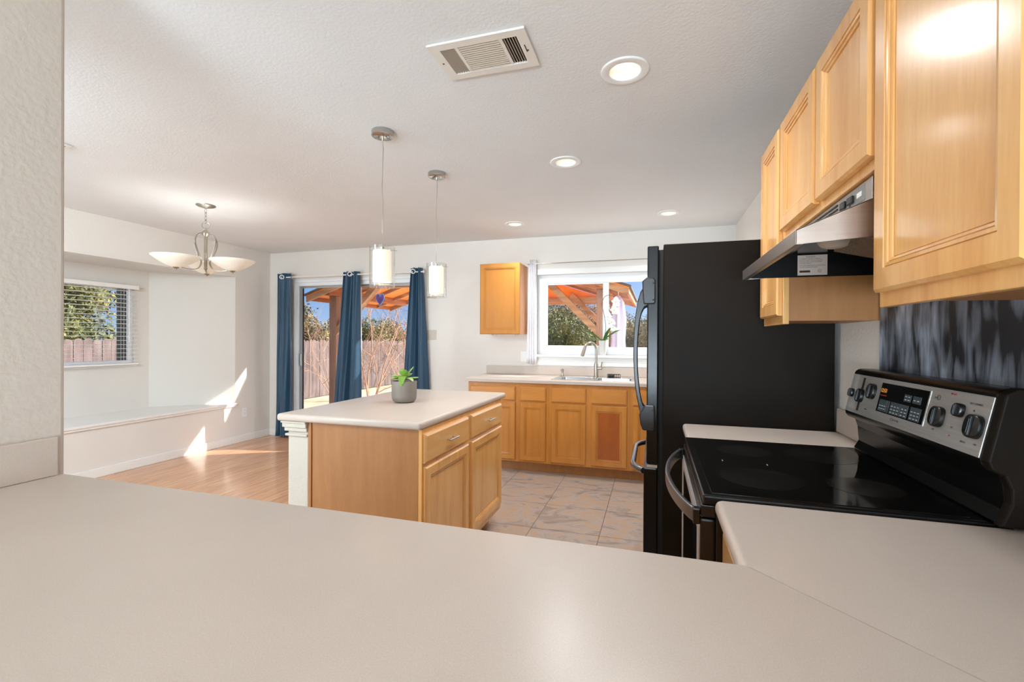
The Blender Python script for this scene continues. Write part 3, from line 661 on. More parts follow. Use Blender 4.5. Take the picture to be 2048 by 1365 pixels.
# ================================================================== STOVE
SY0, SY1, SX = 1.240, 1.962, .119
st = thing('stove', 'black and stainless electric stove with smooth glass cooktop on the right', 'stove', (.44, 1.6, 0))
b = B(); b.box(SX + .03, .755, SY0 + .003, SY1 - .003, .06, .895); obj('stove_body', b, M_blackplastic, st, bevel=.003)
b = B(); b.box(SX + .0, .70, SY0, SY1, .893, .919); obj('cooktop_frame', b, M_black, st, bevel=.006, bseg=3)
b = B(); b.box(SX + .022, .665, SY0 + .018, SY1 - .018, .9185, .9205); ct = obj('cooktop', b, M_cook, st, bevel=.0008)
for px, py, r in ((.285, 1.43, .105), (.30, 1.77, .085), (.53, 1.43, .085), (.53, 1.77, .105)):
    b = B(); b.lathe([(.0005, .9208), (r, .9208)], (px, py, 0), 48, caps=False); obj('burner_zone', b, M_burner, ct)
for xx, yy in ((.21, 1.60), (.335, 1.585)):
    b = B(); b.box(xx, xx + .002, yy, yy + .015, .9206, .9209); obj('hot_surface_mark', b, M_keytext, ct)
# front: trim rail, door, handle
b = B(); b.box(SX - .004, SX + .03, SY0 + .002, SY1 - .002, .862, .893); obj('front_trim', b, M_blackplastic, st, bevel=.003)
b = B(); b.box(SX - .006, SX + .03, SY0 + .004, SY1 - .004, .20, .858); dr = obj('oven_door', b, M_blackplastic, st, bevel=.006)
b = B(); b.box(SX - .009, SX - .005, SY0 + .012, SY1 - .012, .815, .84); b.box(SX - .009, SX - .005, SY0 + .012, SY1 - .012, .25, .30); b.box(SX - .009, SX - .005, SY0 + .012, SY0 + .06, .30, .815); b.box(SX - .009, SX - .005, SY1 - .06, SY1 - .012, .30, .815)
obj('door_trim', b, M_steel, dr, bevel=.001)
b = B(); b.box(SX - .0075, SX - .005, SY0 + .06, SY1 - .06, .30, .815); obj('oven_window', b, M_blackgloss, dr)
b = B()
for z in (.845, .851): b.box(SX - .008, SX - .005, SY0 + .02, SY1 - .02, z, z + .0025)
obj('vent_trim', b, M_steel, dr)
b = B(); pts = []
for i in range(25):
    t = i / 24; y = SY0 + .02 + t * (SY1 - SY0 - .04); pts.append((SX - .012 - .062 * math.sin(PI * t) ** .75, y, .858))
bb = B(); bb.strap(pts, .036, .013, (0, 0, 1)); obj('door_handle', bb, M_smoke, dr, bevel=.004, bseg=3, smooth=True)
for y in (SY0 + .012, SY1 - .034):
    b = B(); b.box(SX - .022, SX - .004, y, y + .024, .838, .878); obj('handle_mount', b, M_blackplastic, dr, bevel=.003)
b = B(); b.box(SX - .004, SX + .03, SY0 + .004, SY1 - .004, .065, .19); obj('storage_drawer', b, M_blackplastic, st, bevel=.006)
# console (wedge in XZ, extruded along Y)
K0, K1 = 1.205, 1.955
prof = [(.762, .921), (.762, 1.198), (.745, 1.206), (.705, 1.206), (.692, 1.196), (.662, 1.055), (.664, 1.042), (.672, 1.034), (.692, 1.028), (.700, 1.00), (.704, .95), (.688, .921)]
b = B(); b.prism(prof, K0 + .02, K1, plane='XZ')
for v in b.bm.verts: pass
cs_ = obj('console_body', b, M_black, st, bevel=.006, bseg=3)
def con(y, z, off=0.):
    """point on the sloping console face"""
    z0, x0, z1, x1 = 1.055, .662, 1.196, .692; t = (z - z0) / (z1 - z0); n_ = Vector((-(z1 - z0), 0, (x1 - x0))).normalized()
    return Vector((x0 + (x1 - x0) * t, y, z)) + n_ * off
cn = Vector((-(.141), 0, .030)).normalized(); cu_ = Vector((0, -1, 0)); cv = Vector((.030, 0, .141)).normalized()
def plate(y0, y1, z0, z1, off, th, mi=None):
    bb = B(); p = con((y0 + y1) / 2, (z0 + z1) / 2, off - th / 2); bb.obox(p, cu_ * (y1 - y0) / 2, cv * (z1 - z0) / 2, cn * th / 2); return bb
fp = obj('console_face', plate(K0 + .024, K1 - .010, 1.055, 1.188, .0025, .003), M_steel, cs_, bevel=.001)
bb = B(); bb.obox(con((K0 + K1) / 2, 1.0665, .0036), cu_ * (K1 - K0 - .05) / 2, cv * .0012, cn * .0012); obj('console_lip', bb, M_steel, cs_)
fr = obj('display_bezel', plate(1.453, 1.722, 1.082, 1.178, .0042, .003), M_steel, cs_, bevel=.001)
dp = obj('display', plate(1.457, 1.715, 1.085, 1.175, .0052, .003), M_blackgloss, cs_)
CU, CV = cu_, cv
def key(y1, z, w_, h_):
    p = con(y1, z, .0056); bb = B(); bb.obox(p + CU * w_ / 2 + CV * h_ / 2, CU * w_ / 2, CV * h_ / 2, cn * .0005); return bb
def ctext(name, s_, size, m, y, z, off=.0063): return text(name, s_, size, m, cs_, con(y, z, off), CU, CV, .0002)
kb = B()
for (y1, z, w_, h_) in ((1.704, 1.089, .047, .036), (1.655, 1.089, .014, .036), (1.633, 1.089, .056, .036), (1.574, 1.089, .038, .036), (1.524, 1.089, .052, .036), (1.570, 1.134, .036, .020), (1.524, 1.134, .040, .020)):
    p = con(y1, z, .0056); kb.obox(p + CU * w_ / 2 + CV * h_ / 2, CU * w_ / 2, CV * h_ / 2, cn * .0005)
obj('key_pad', kb, M_key, cs_, bevel=.0004)
ctext('clock_display', '12:53', .017, M_led, 1.712, 1.146)
b = B(); b.obox(con(1.690, 1.1365, .0056), CU * .018, CV * .0014, cn * .0003); obj('status_line', b, M_red, cs_)
kt = B()
for y1, z, rows, cols, dy in ((1.700, 1.097, 2, 3, .0145), (1.629, 1.094, 3, 3, .018), (1.569, 1.094, 3, 2, .018), (1.519, 1.094, 3, 3, .016), (1.565, 1.139, 2, 2, .016), (1.519, 1.142, 1, 2, .018)):
    for i in range(rows):
        for k in range(cols):
            p = con(y1, z, .0063) + CU * (k * dy + .005) + CV * (i * .009); kt.obox(p, CU * .0045, CV * .0011, cn * .0002)
obj('key_lettering', kt, M_keytext, cs_)
b = B(); b.obox(con(1.648, 1.107, .0063), CU * .0045, CV * .0012, cn * .0002); obj('key_lettering', b, M_red, cs_)
ctext('small_print', 'ELECTRIC', .0075, M_ink, 1.606, 1.072, .0028)
b = B(); b.tube([con(1.614, 1.0745, .003) + CU * .006 * math.cos(a) + CV * .004 * math.sin(a) for a in [2 * PI * i / 20 for i in range(20)]], .0006, 6, closed=True); obj('round_emblem', b, M_ink, cs_)
ctext('small_print', 'SELF CLEANING', .006, M_ink, 1.300, 1.163, .0028)
ctext('small_print', 'WARM', .006, M_red, 1.372, 1.176, .0028)
ctext('small_print', 'OFF', .006, M_ink, 1.415, 1.083, .0028)
ctext('small_print', 'LO', .006, M_ink, 1.345, 1.100, .0028)
ctext('small_print', 'HI', .006, M_red, 1.345, 1.080, .0028)
ctext('small_print', 'OFF', .006, M_ink, 1.255, 1.078, .0028)
ctext('small_print', 'SINGLE', .006, M_ink, 1.300, 1.076, .0028)
ctext('small_print', 'REAR', .006, M_ink, 1.435, 1.160, .0028)
ctext('small_print', 'FRONT', .006, M_ink, 1.800, 1.078, .0028)
for z_ in (1.160, 1.085):
    b = B(); b.obox(con(1.850, z_, .003), CU * .007, CV * .019, cn * .0004); obj('dial_marking', b, M_dark, cs_)
b = B()
for cyy, czz, r in ((1.43 - .012, 1.163, .006),): b.tube([con(cyy, czz, .003) + CU * r * math.cos(a) + CV * r * math.sin(a) for a in [2 * PI * i / 16 for i in range(16)]], .0006, 6, closed=True)
for cyy, czz in ((1.372, 1.178), (1.28, 1.150)): b.obox(con(cyy, czz, .003), CU * .002, CV * .002, cn * .0004)
obj('dial_marking', b, M_ink, cs_)
def knob(y, z, r, L=.010):
    c = con(y, z, .002); bb = B(); sq = []
    prof_ = [(.0, r * 1.0), (.003, r * 1.03), (L, r * .98), (L + .0015, r * .90)]
    rings = []
    for d, rr in prof_:
        ring = []
        for i in range(32):
            a = 2 * PI * i / 32; q = (abs(math.cos(a)) ** 3.2 + abs(math.sin(a)) ** 3.2) ** (-1 / 3.2)
            q = 1 + (q - 1) * .8
            ring.append(bb.bm.verts.new(c + cn * d + (CU * math.cos(a) + CV * math.sin(a)) * rr * q))
        rings.append(ring)
    for a_, b_ in zip(rings, rings[1:]):
        for i in range(32): bb._f([a_[i], a_[(i + 1) % 32], b_[(i + 1) % 32], b_[i]])
    bb._f(rings[-1]); bb._f(rings[0][::-1])
    k = obj('knob', bb, M_blackplastic, st, smooth=True)
    gb = B()
    gb.lathe([(r * .001, -.001), (r * .8, -.001), (r * .6, .001), (.0001, .0015)], c + cn * L, 24, cn)
    gb.obox(c + cn * (L + .0025), CU * r * .16, CV * r * .80, cn * .0028)
    gb.obox(c + cn * (L + .006), CU * .0011, CV * r * .6, cn * .0006)
    obj('knob_grip', gb, M_greyblack, k, bevel=.0015)
for y, z, r in ((1.918, 1.121, .0150), (1.848, 1.118, .023), (1.772, 1.140, .025), (1.400, 1.117, .0255), (1.325, 1.144, .0160), (1.262, 1.117, .0265)): knob(y, z, r)
# backguard side block with rounded corner at the near end
b = B(); b.prism([(.762, .921), (.762, 1.2), (.74, 1.208), (.708, 1.208), (.690, 1.196), (.661, 1.055), (.668, 1.036), (.690, 1.026), (.700, 1.0), (.700, .97), (.682, .921)], K0 - .004, K0 + .022, plane='XZ'); obj('console_end_cap', b, M_blackside, st, bevel=.005, bseg=3)

# narrow counter beyond the stove
o = obj('countertop', slab([(.130, 1.966), (.762, 1.966), (.762, 2.292), (.130, 2.292)], .877, .915, [3, 0], .014), M_counter, loc=(.44, 2.13, .877), smooth=True)
tag(o, 'narrow greige countertop strip between the stove and the refrigerator', 'countertop')
b = B(); b.box(.745, .763, 1.966, 2.292, .9155, 1.018); o = obj('backsplash', b, M_counter, loc=(.754, 2.13, .9155), bevel=.006)
tag(o, 'short greige backsplash on the narrow counter between stove and refrigerator', 'backsplash')
nc = thing('base_cabinet', 'narrow maple base cabinet between the stove and the refrigerator', 'cabinet', (.45, 2.13, 0))
b = B(); b.box(.16, .762, 1.968, 2.29, .10, .8765); b.box(.22, .762, 1.968, 2.29, 0, .10); obj('cabinet_body', b, M_maple, nc)
cab_fronts(nc, [('drawer', 1.985, 2.275, .72, .85), ('door', 1.985, 2.275, .14, .70)], .140, '-X')
# dark panel on the wall above the stove
b = B(); b.box(.757, .764, .30, 1.932, 1.03, 1.60); o = obj('wall_panel', b, M_chalk, loc=(.76, 1.3, 1.03), bevel=.001)
tag(o, 'dark smudged sheet panel on the right wall behind the stove', 'wall panel')

# ================================================================== REFRIGERATOR
FY0, FY1 = 2.30, 3.06
fg = thing('refrigerator', 'tall black bottom freezer refrigerator beside the stove', 'refrigerator', (.39, 2.68, 0))
b = B(); b.box(.041, .742, FY0, FY1, .03, 1.757); obj('fridge_body', b, M_blackside, fg, bevel=.004)
b = B(); b.box(.02, .043, FY0 + .02, FY1 - .02, .06, 1.735); obj('door_gasket', b, M_dark, fg)
b = B(); b.box(-.032, .020, FY0 - .0, FY1, .712, 1.752); ud = obj('fridge_door', b, M_black, fg, bevel=.006, bseg=3)
b = B(); b.box(-.044, .018, FY0 - .0, FY1, .075, .692); fd = obj('freezer_drawer', b, M_black, fg, bevel=.006, bseg=3)
b = B(); b.box(-.03, .018, FY0 + .003, FY1 - .003, .694, .708); obj('drawer_seal', b, M_steel, fg)
# door handle: bowed bar with wrap-around pads
outer = [(-0.026, 1.580), (-0.046, 1.568), (-0.064, 1.536), (-0.077, 1.493), (-0.087, 1.423), (-0.093, 1.354), (-0.0955, 1.284), (-0.0955, 1.214), (-0.092, 1.145), (-0.086, 1.075), (-0.079, 1.030), (-0.070, 0.985), (-0.057, 0.926), (-0.044, 0.893), (-0.026, 0.876)]
inner = [(-0.026, 1.464), (-0.046, 1.456), (-0.057, 1.432), (-0.064, 1.405), (-0.0695, 1.365), (-0.073, 1.319), (-0.0750, 1.265), (-0.0750, 1.214), (-0.0735, 1.160), (-0.070, 1.115), (-0.065, 1.070), (-0.059, 1.030), (-0.051, 1.000), (-0.038, 0.985), (-0.026, 0.981)]
bb = B(); ya, yb = FY0 + .008, FY0 + .042; rows = []
for (xo, zo), (xi, zi) in zip(outer, inner):
    rows.append([bb.bm.verts.new(p_) for p_ in ((xo, ya, zo), (xo, yb, zo), (xi, yb, zi), (xi, ya, zi))])
for a_, b_ in zip(rows, rows[1:]):
    for q_ in range(4): bb._f([a_[q_], a_[(q_ + 1) % 4], b_[(q_ + 1) % 4], b_[q_]])
bb._f(rows[0][::-1]); bb._f(rows[-1]); hdl = obj('door_handle', bb, M_greyblack, ud, bevel=.007, bseg=3, smooth=True)
for z0, z1 in ((1.475, 1.60), (.868, .992)):
    b = B(); b.prism([(-.048, z0), (.002, z0), (.006, z0 + .01), (.006, z1 - .012), (-.002, z1), (-.034, z1 + .004), (-.056, z1 - .015), (-.052, z0 + .03)] if z0 > 1 else [(-.050, z0 + .004), (.002, z0), (.006, z0 + .012), (.006, z1 - .01), (.002, z1), (-.040, z1), (-.066, z1 - .045), (-.060, z0 + .03)], FY0 - .006, FY0 + .046, plane='XZ'); obj('handle_mount', b, M_greyblack, ud, bevel=.006, bseg=3)
for z in (1.575, 1.495, .97, .885):
    b = B(); b.cyl((-.004, FY0 - .0075, z), (-.004, FY0 - .005, z), .004, seg=10); obj('mount_screw', b, M_dark, ud)
b = B(); fpts = []
for i in range(17):
    t = i / 16; y = FY0 + .05 + t * (FY1 - FY0 - .1); fpts.append((-.046 - .055 * min(1, 6 * t, 6 * (1 - t)) ** .6, y, .665))
bb = B(); bb.tube(fpts, .015, 12); obj('drawer_handle', bb, mat('polished_black_metal', (120, 122, 126), .15, .9), fd, smooth=True)

# ================================================================== UPPER CABINETS
UF, UD = .461, .441       # face frame front plane, door front plane
def upper(label, y0, y1, z0, z1, doors, near_side=True, frame=.03):
    t = thing('wall_cabinet', label, 'cabinet', ((UF + XR) / 2, (y0 + y1) / 2, z0))
    b = B(); b.box(UF + .019, XR - .002, y0, y1, z0 + .012, z1); obj('cabinet_body', b, M_side, t)
    b = B(); b.box(UF, UF + .019, y0, y1, z0, z1); obj('face_frame', b, M_maple, t, bevel=.0015)
    cab_fronts(t, [('door', a, c, d, e_) for a, c, d, e_ in doors], UD, '-X')
    return t
upper('large maple wall cabinet nearest the camera at upper right', .25, 1.177, 1.376, 2.13, [(.272, .70, 1.406, 2.105), (.742, 1.160, 1.406, 2.105)])
upper('maple wall cabinet with two short doors above the range hood', 1.180, 1.944, 1.682, 2.13, [(1.186, 1.535, 1.706, 2.105), (1.556, 1.928, 1.706, 2.105)])
upper('narrow tall maple wall cabinet between range hood and refrigerator', 1.947, 2.262, 1.366, 2.13, [(1.962, 2.248, 1.398, 2.105)])

# ================================================================== RANGE HOOD
HY0, HY1 = 1.24, 1.925
hx = thing('range_hood', 'stainless steel range hood under the short wall cabinets', 'range hood', (.55, 1.58, 1.53))
P = [(.318, 1.531), (.318, 1.566), (.470, 1.628), (.470, 1.679), (.763, 1.679), (.763, 1.545), (.52, 1.545)]
b = B()
# shell: near and far cheeks, sloping canopy, front lip, top box
ch = [(.318, 1.531), (.318, 1.566), (.470, 1.628), (.763, 1.628), (.763, 1.550), (.50, 1.543)]
for y0, y1 in ((HY0, HY0 + .003), (HY1 - .003, HY1)): b.prism(ch, y0, y1, plane='XZ')
b.prism([(.318, 1.531), (.318, 1.566), (.321, 1.566), (.321, 1.531)], HY0, HY1, plane='XZ')
b.prism([(.318, 1.566), (.470, 1.628), (.470, 1.625), (.319, 1.563)], HY0, HY1, plane='XZ')
b.prism([(.321, 1.531), (.334, 1.531), (.334, 1.5335), (.321, 1.5335)], HY0, HY1, plane='XZ')
can = obj('hood_canopy', b, M_steel_hood, hx, bevel=.0008)
can['label'] = 'stainless sloping canopy'
b = B(); b.box(.470, .762, HY0, HY1, 1.625, 1.679); obj('hood_top_box', b, M_steel_hood, hx, bevel=.001)
b = B(); b.box(.4995, .760, HY1 - .006, HY1 - .0035, 1.536, 1.6215); b.box(.462, .760, HY0 + .0035, HY1 - .004, 1.620, 1.6245); b.box(.756, .760, HY0 + .004, HY1 - .004, 1.548, 1.62)
b.prism([(.324, 1.536), (.324, 1.562), (.465, 1.6215), (.50, 1.6215), (.50, 1.536)], HY1 - .006, HY1 - .0035, plane='XZ')
b.prism([(.323, 1.5395), (.323, 1.562), (.465, 1.6205), (.470, 1.616)], HY0 + .004, HY1 - .006, plane='XZ')
obj('hood_inside', b, M_blackplastic, hx)
# vent grille and switch plate on the vertical front of the top box
b = B()
for k in range(3):
    y0 = 1.445 + k * .075
    for i in range(4): b.box(.4685, .4703, y0, y0 + .068, 1.634 + i * .0105, 1.639 + i * .0105)
obj('vent_grille', b, M_dark, hx)
b = B(); b.box(.4685, .4703, 1.275, 1.432, 1.636, 1.673); sp_ = obj('switch_plate', b, mat('satin_grey_plate', (150, 152, 150), .35, .7), hx)
for y in (1.385, 1.338):
    b = B(); b.box(.463, .4690, y, y + .030, 1.645, 1.664); obj('rocker_switch', b, M_blackplastic, sp_, bevel=.002)
b = B(); b.box(.4675, .4690, 1.292, 1.318, 1.649, 1.661); obj('badge', b, M_white, sp_, bevel=.0005)
text('switch_lettering', 'LIGHT', .006, M_ink, sp_, (.4683, 1.415, 1.639), (0, -1, 0), (0, 0, 1), .0002)
text('switch_lettering', 'FAN', .006, M_ink, sp_, (.4683, 1.366, 1.639), (0, -1, 0), (0, 0, 1), .0002)
# light lens, filter and rating label inside
b = B(); b.lathe([(.001, -.022), (.022, -.021), (.036, -.016), (.045, -.006), (.047, 0)], (.545, 1.70, 1.6195), 32); obj('light_lens', b, mat('milky_lens', (226, 208, 190), .35), hx, smooth=True)
b = B(); b.prism([(.575, 1.604), (.75, 1.560), (.75, 1.572), (.575, 1.616)], 1.33, 1.80, plane='XZ'); obj('grease_filter', b, M_filter, hx)
lbY = HY1 - .0066
lx, lz = .499, 1.542
b = B(); b.box(lx, lx + .094, lbY - .0006, lbY, lz, lz + .073); lb = obj('rating_label', b, M_label, hx)
def lt(s_, size, dx, dz): text('label_lettering', s_, size, M_inkbrown, lb, (lx + dx, lbY - .0008, lz + dz), (1, 0, 0), (0, 0, 1), .0001)
lt('WARNING', .0062, .026, .0645)
for i, s_ in enumerate(('TO REDUCE THE RISK OF FIRE OR', 'ELECTRIC SHOCK DO NOT USE THIS', 'FAN WITH ANY SOLID STATE SPEED', 'CONTROL DEVICE')): lt(s_, .0044, .006, .0585 - i * .0058)
b = B(); b.box(lx + .005, lx + .089, lbY - .0009, lbY - .0006, lz + .0345, lz + .0355); b.box(lx + .006, lx + .04, lbY - .0009, lbY - .0006, lz + .010, lz + .0175); obj('label_line', b, M_inkbrown, lb)
lt('120 VOLTS 60 HZ 3.0 AMPS', .0048, .006, .0275)
b = B(); b.tube([(lx + .070 + .005 * math.cos(a), lbY - .001, lz + .0145 + .005 * math.sin(a)) for a in [2 * PI * i / 20 for i in range(20)]], .0005, 6, closed=True); obj('round_mark', b, M_inkbrown, lb)
lt('UL', .005, .0668, .0127)

# ================================================================== BACK COUNTER RUN
BYF, BYD = 4.372, 4.352
def base_unit(label, x0, x1, fronts):
    t = thing('base_cabinet', label, 'cabinet', ((x0 + x1) / 2, 4.68, 0))
    b = B(); b.box(x0, x1, BYF + .019, YB - .003, .10, .74 if 'sink base' in label else .8765); obj('cabinet_body', b, M_maple_dk, t)
    b = B(); b.box(x0, x1, BYF, BYF + .019, .10, .8765); obj('face_frame', b, M_maple_dk, t)
    b = B(); b.box(x0, x1, 4.44, 4.458, 0, .10); obj('toe_kick', b, M_side, t)
    cab_fronts(t, fronts, BYD, '-Y', m_door=M_maple_dk, m_draw=M_maple_x)
    return t
base_unit('maple base cabinet at the left end of the sink counter', -1.804, -1.279, [('drawer', -1.780, -1.303, .702, .838), ('door', -1.780, -1.303, .120, .685)])
base_unit('narrow maple base cabinet left of the sink with one drawer and one door', -1.278, -.969, [('drawer', -1.254, -.995, .702, .838), ('door', -1.254, -.995, .120, .685)])
base_unit('maple sink base cabinet under the window, its right door panel darker', -.968, -.208, [('drawer', -.942, -.610, .702, .838), ('drawer', -.560, -.234, .702, .838), ('door', -.942, -.610, .120, .685), ('door_dark', -.560, -.234, .120, .685)])
base_unit('maple base cabinet right of the sink, partly behind the refrigerator', -.207, .760, [('drawer', -.181, .25, .702, .838), ('door', -.181, .25, .120, .685), ('drawer', .30, .735, .702, .838), ('door', .30, .735, .120, .685)])
# counter with a cut-out for the sink
SKX0, SKX1, SKY0, SKY1 = -.945, -.175, 4.405, 4.84
b = B(); CY0 = 4.341; X0c = -1.832
pf = [(4.341, .879), (4.343, .877), (4.405, .877), (4.405, .915), (4.355, .915), (4.347, .912), (4.342, .905)]
b.prism(pf, X0c, .762, plane='YZ')
b.box(X0c, SKX0, SKY0, YB - .002, .877, .915); b.box(SKX1, .762, SKY0, YB - .002, .877, .915); b.box(SKX0, SKX1, SKY1, YB - .002, .877, .915)
o = obj('countertop', b, M_counter, loc=(-.5, 4.66, .877)); tag(o, 'long greige laminate countertop under the window holding the sink', 'countertop')
b = B(); b.box(X0c, .762, YB - .021, YB - .002, .9155, 1.006); o = obj('backsplash', b, M_counter, loc=(-.5, YB - .01, .9155), bevel=.003); tag(o, 'long greige laminate backsplash along the back wall under the window', 'backsplash')
# sink: rim and two bowls
sk = thing('kitchen_sink', 'double bowl stainless steel sink set in the counter under the window', 'sink', (-.56, 4.62, .915))
b = B(); ri = .018
bowls = [(SKX0 + .03, -.575), (-.545, SKX1 - .03)]
b.box(SKX0 - .012, SKX1 + .012, SKY0 - .012, SKY0 + .02, .9155, .919); b.box(SKX0 - .012, SKX1 + .012, SKY1 - .05, SKY1 + .012, .9155, .919)
b.box(SKX0 - .012, bowls[0][0], SKY0 + .02, SKY1 - .05, .9155, .919); b.box(bowls[1][1], SKX1 + .012, SKY0 + .02, SKY1 - .05, .9155, .919); b.box(bowls[0][1], bowls[1][0], SKY0 + .02, SKY1 - .05, .9155, .919)
obj('rim', b, M_sink, sk, bevel=.0015)
for x0, x1 in bowls:
    b = B(); y0, y1 = SKY0 + .02, SKY1 - .05
    L_ = [(0, .9185), (.006, .912), (.014, .80), (.04, .752), (.10, .746)]
    rr = []
    for ins, z in L_:
        ring = []
        ex0, ex1, ey0, ey1 = x0 + ins, x1 - ins, y0 + ins, y1 - ins; rad = .035
        for cxx, cyy, a0 in ((ex1 - rad, ey0 + rad, -PI / 2), (ex1 - rad, ey1 - rad, 0), (ex0 + rad, ey1 - rad, PI / 2), (ex0 + rad, ey0 + rad, PI)):
            for i in range(5): a = a0 + i * PI / 8; ring.append(b.bm.verts.new((cxx + rad * math.cos(a), cyy + rad * math.sin(a), z)))
        rr.append(ring)
    for a_, b_ in zip(rr, rr[1:]):
        k = len(a_)
        for i in range(k): b._f([a_[i], a_[(i + 1) % k], b_[(i + 1) % k], b_[i]])
    b._f(rr[-1]); obj('bowl', b, M_sink, sk, smooth=True)
# faucet
fc = thing('faucet', 'tall brushed nickel gooseneck faucet behind the sink', 'faucet', (-.575, 4.865, .915))
FXc, FYc = -.575, 4.865
b = B(); b.lathe([(.027, .9155), (.027, .921), (.022, .924), (.022, 1.05), (.019, 1.06)], (FXc, FYc, 0), 24); obj('base_body', b, M_nickel, fc, smooth=True)
d = Vector((-.80, -.60, 0)); R_ = .068; zc = 1.205
pts = [Vector((FXc, FYc, 1.05)), Vector((FXc, FYc, 1.12)), Vector((FXc, FYc, zc))]
for i in range(1, 13):
    a = PI * i / 12 * .93; pts.append(Vector((FXc, FYc, zc)) + d * (R_ - R_ * math.cos(a)) + Vector((0, 0, R_ * math.sin(a))))
bb = B(); bb.tube(pts, .0135, 14); obj('spout', bb, M_nickel, fc, smooth=True)
tip = pts[-1]; dirn = (pts[-1] - pts[-2]).normalized()
bb = B(); bb.cyl(tip, tip + dirn * .085, .0145, .019, 18); bb.cyl(tip + dirn * .085, tip + dirn * .092, .0175, .015, 18); obj('spray_head', bb, M_nickel, fc, smooth=True)
bb = B(); bb.cyl((FXc + .018, FYc, 1.005), (FXc + .060, FYc - .006, 1.005), .014, .014, 16); bb.bar((FXc + .05, FYc, 1.01), (FXc + .062, FYc - .012, 1.075), .008, .006); obj('lever', bb, M_nickel, fc, smooth=True)
sd2 = thing('soap_dispenser', 'small nickel soap dispenser at the left rear of the sink', 'soap dispenser', (-.937, 4.90, .915))
b = B(); b.lathe([(.020, .9155), (.020, .922), (.014, .928), (.011, .945), (.012, .965), (.016, .972), (.016, .985), (.008, .992)], (-.937, 4.90, 0), 20); obj('pump_body', b, M_chrome, sd2, smooth=True)
b = B(); b.tube([(-.937, 4.90, .982), (-.941, 4.885, .984), (-.947, 4.868, .978)], .0055, 10); obj('nozzle', b, M_chrome, sd2, smooth=True)
cd = thing('sponge_caddy', 'small dark wire sponge caddy behind the right sink bowl', 'caddy', (-.39, 4.80, .919))
b = B()
for z in (.922, .952):
    b.tube([(-.452, 4.775, z), (-.326, 4.775, z), (-.326, 4.825, z), (-.452, 4.825, z)], .0022, 6, closed=True)
for i in range(8):
    x_ = -.452 + i * .018
    b.tube([(x_, 4.775, .952), (x_, 4.775, .922), (x_, 4.825, .922), (x_, 4.825, .952)], .0016, 6)
obj('wire_frame', b, M_blackplastic, cd)
b = B(); b.box(-.445, -.385, 4.780, 4.820, .926, .948); obj('scrubber', b, M_greyblack, cd, bevel=.006)
# small wall cabinet
sw = thing('wall_cabinet', 'small single door oak coloured cabinet on the back wall left of the window', 'cabinet', (-1.57, 4.83, 1.357))
b = B(); b.box(-1.790, -1.352, 4.681, YB - .002, 1.360, 2.110); obj('cabinet_body', b, M_maple_dk, sw, bevel=.001)
bb = B(); bb.loops((-1.797, 4.660, 1.357), (1, 0, 0), (0, 0, 1), (0, -1, 0), .449, .755, DOOR); obj('door', bb, M_orange, sw)
b = B(); b.box(-1.70, -1.695, 4.80, 4.81, 1.345, 1.36); b.box(-1.66, -1.655, 4.80, 4.81, 1.347, 1.36); b.box(-1.44, -1.435, 4.80, 4.81, 1.345, 1.36); b.box(-1.415, -1.41, 4.80, 4.81, 1.347, 1.36); obj('hook_screw', b, M_steel, sw)

# ================================================================== CURTAINS AND RODS
def curtain(name, label, cat, x0t, x1t, x0b, x1b, z0, z1, m, folds, amp, y=4.905, group=None, wav=0., grom=True, flare=1., waist=None, groms=None):
    t = thing(name, label, cat, ((x0b + x1b) / 2, y, z0), group)
    def fn(u, v):
        k = 1 - v; s_ = k ** flare
        a, c = x0t + (x0b - x0t) * s_, x1t + (x1b - x1t) * s_
        ph = 2 * PI * folds * u
        x_ = a + (c - a) * (u + .028 * math.sin(ph * 1.3 + 2 * k) * math.sin(PI * u))
        am = amp * (.75 + .5 * k)
        yy = y + am * math.sin(ph) + .35 * am * math.sin(ph * 2.3 + 3 * k) + wav * math.sin(9 * v + 5 * u) * k
        return Vector((x_, min(yy, YB - .022), z0 + (z1 - z0) * v))
    bb = B(); bb.grid(fn, 70, 40)
    obj('fabric', bb, m, t, smooth=True, solid=.003)
    if groms:
        for gx, gy in groms:
            bb = B(); bb.tube([(gx, gy + .0, RZ) for _ in range(0)] or [(gx + .024 * math.cos(a) * .9, gy + .012 * math.cos(a), RZ + .024 * math.sin(a)) for a in [2 * PI * i / 24 for i in range(24)]], .0055, 8, closed=True)
            obj('grommet', bb, M_white, t, smooth=True)
    return t
RZ = 2.098
rod = thing('curtain_rod', 'white curtain rod above the sliding glass door', 'curtain rod', (-3.6, 4.905, RZ))
b = B(); b.cyl((-4.64, 4.905, RZ), (-2.62, 4.905, RZ), .008, seg=14); obj('pole', b, M_white, rod, smooth=True)
for x_ in (-4.66, -2.60):
    b = B(); b.lathe([(.004, -.012), (.014, -.008), (.016, 0), (.014, .008), (.004, .012)], (x_ + (.0 if x_ < -4 else 0), 4.905, RZ), 14, (1, 0, 0)); obj('finial', b, M_white, rod, smooth=True)
for x_ in (-4.57, -3.56, -2.68):
    b = B(); b.bar((x_, 4.912, RZ), (x_, 4.989, RZ), .008, .012); b.box(x_ - .012, x_ + .012, 4.984, 4.9895, RZ - .03, RZ + .03); obj('bracket', b, M_white, rod)
G = 'blue door curtains'
curtain('curtain', 'blue satin curtain at the left edge of the sliding door, nearest the corner', 'curtain', -4.735, -4.500, -4.765, -4.485, .012, 2.150, M_blue, 1.6, .028, wav=.008, groms=[(-4.625, 4.862)])
curtain('curtain', 'blue satin curtain at the middle of the sliding door, lower part flaring left', 'curtain', -3.715, -3.488, -3.90, -3.475, .012, 2.135, M_blue, 2.2, .034, wav=.008, groms=[(-3.585, 4.856)])
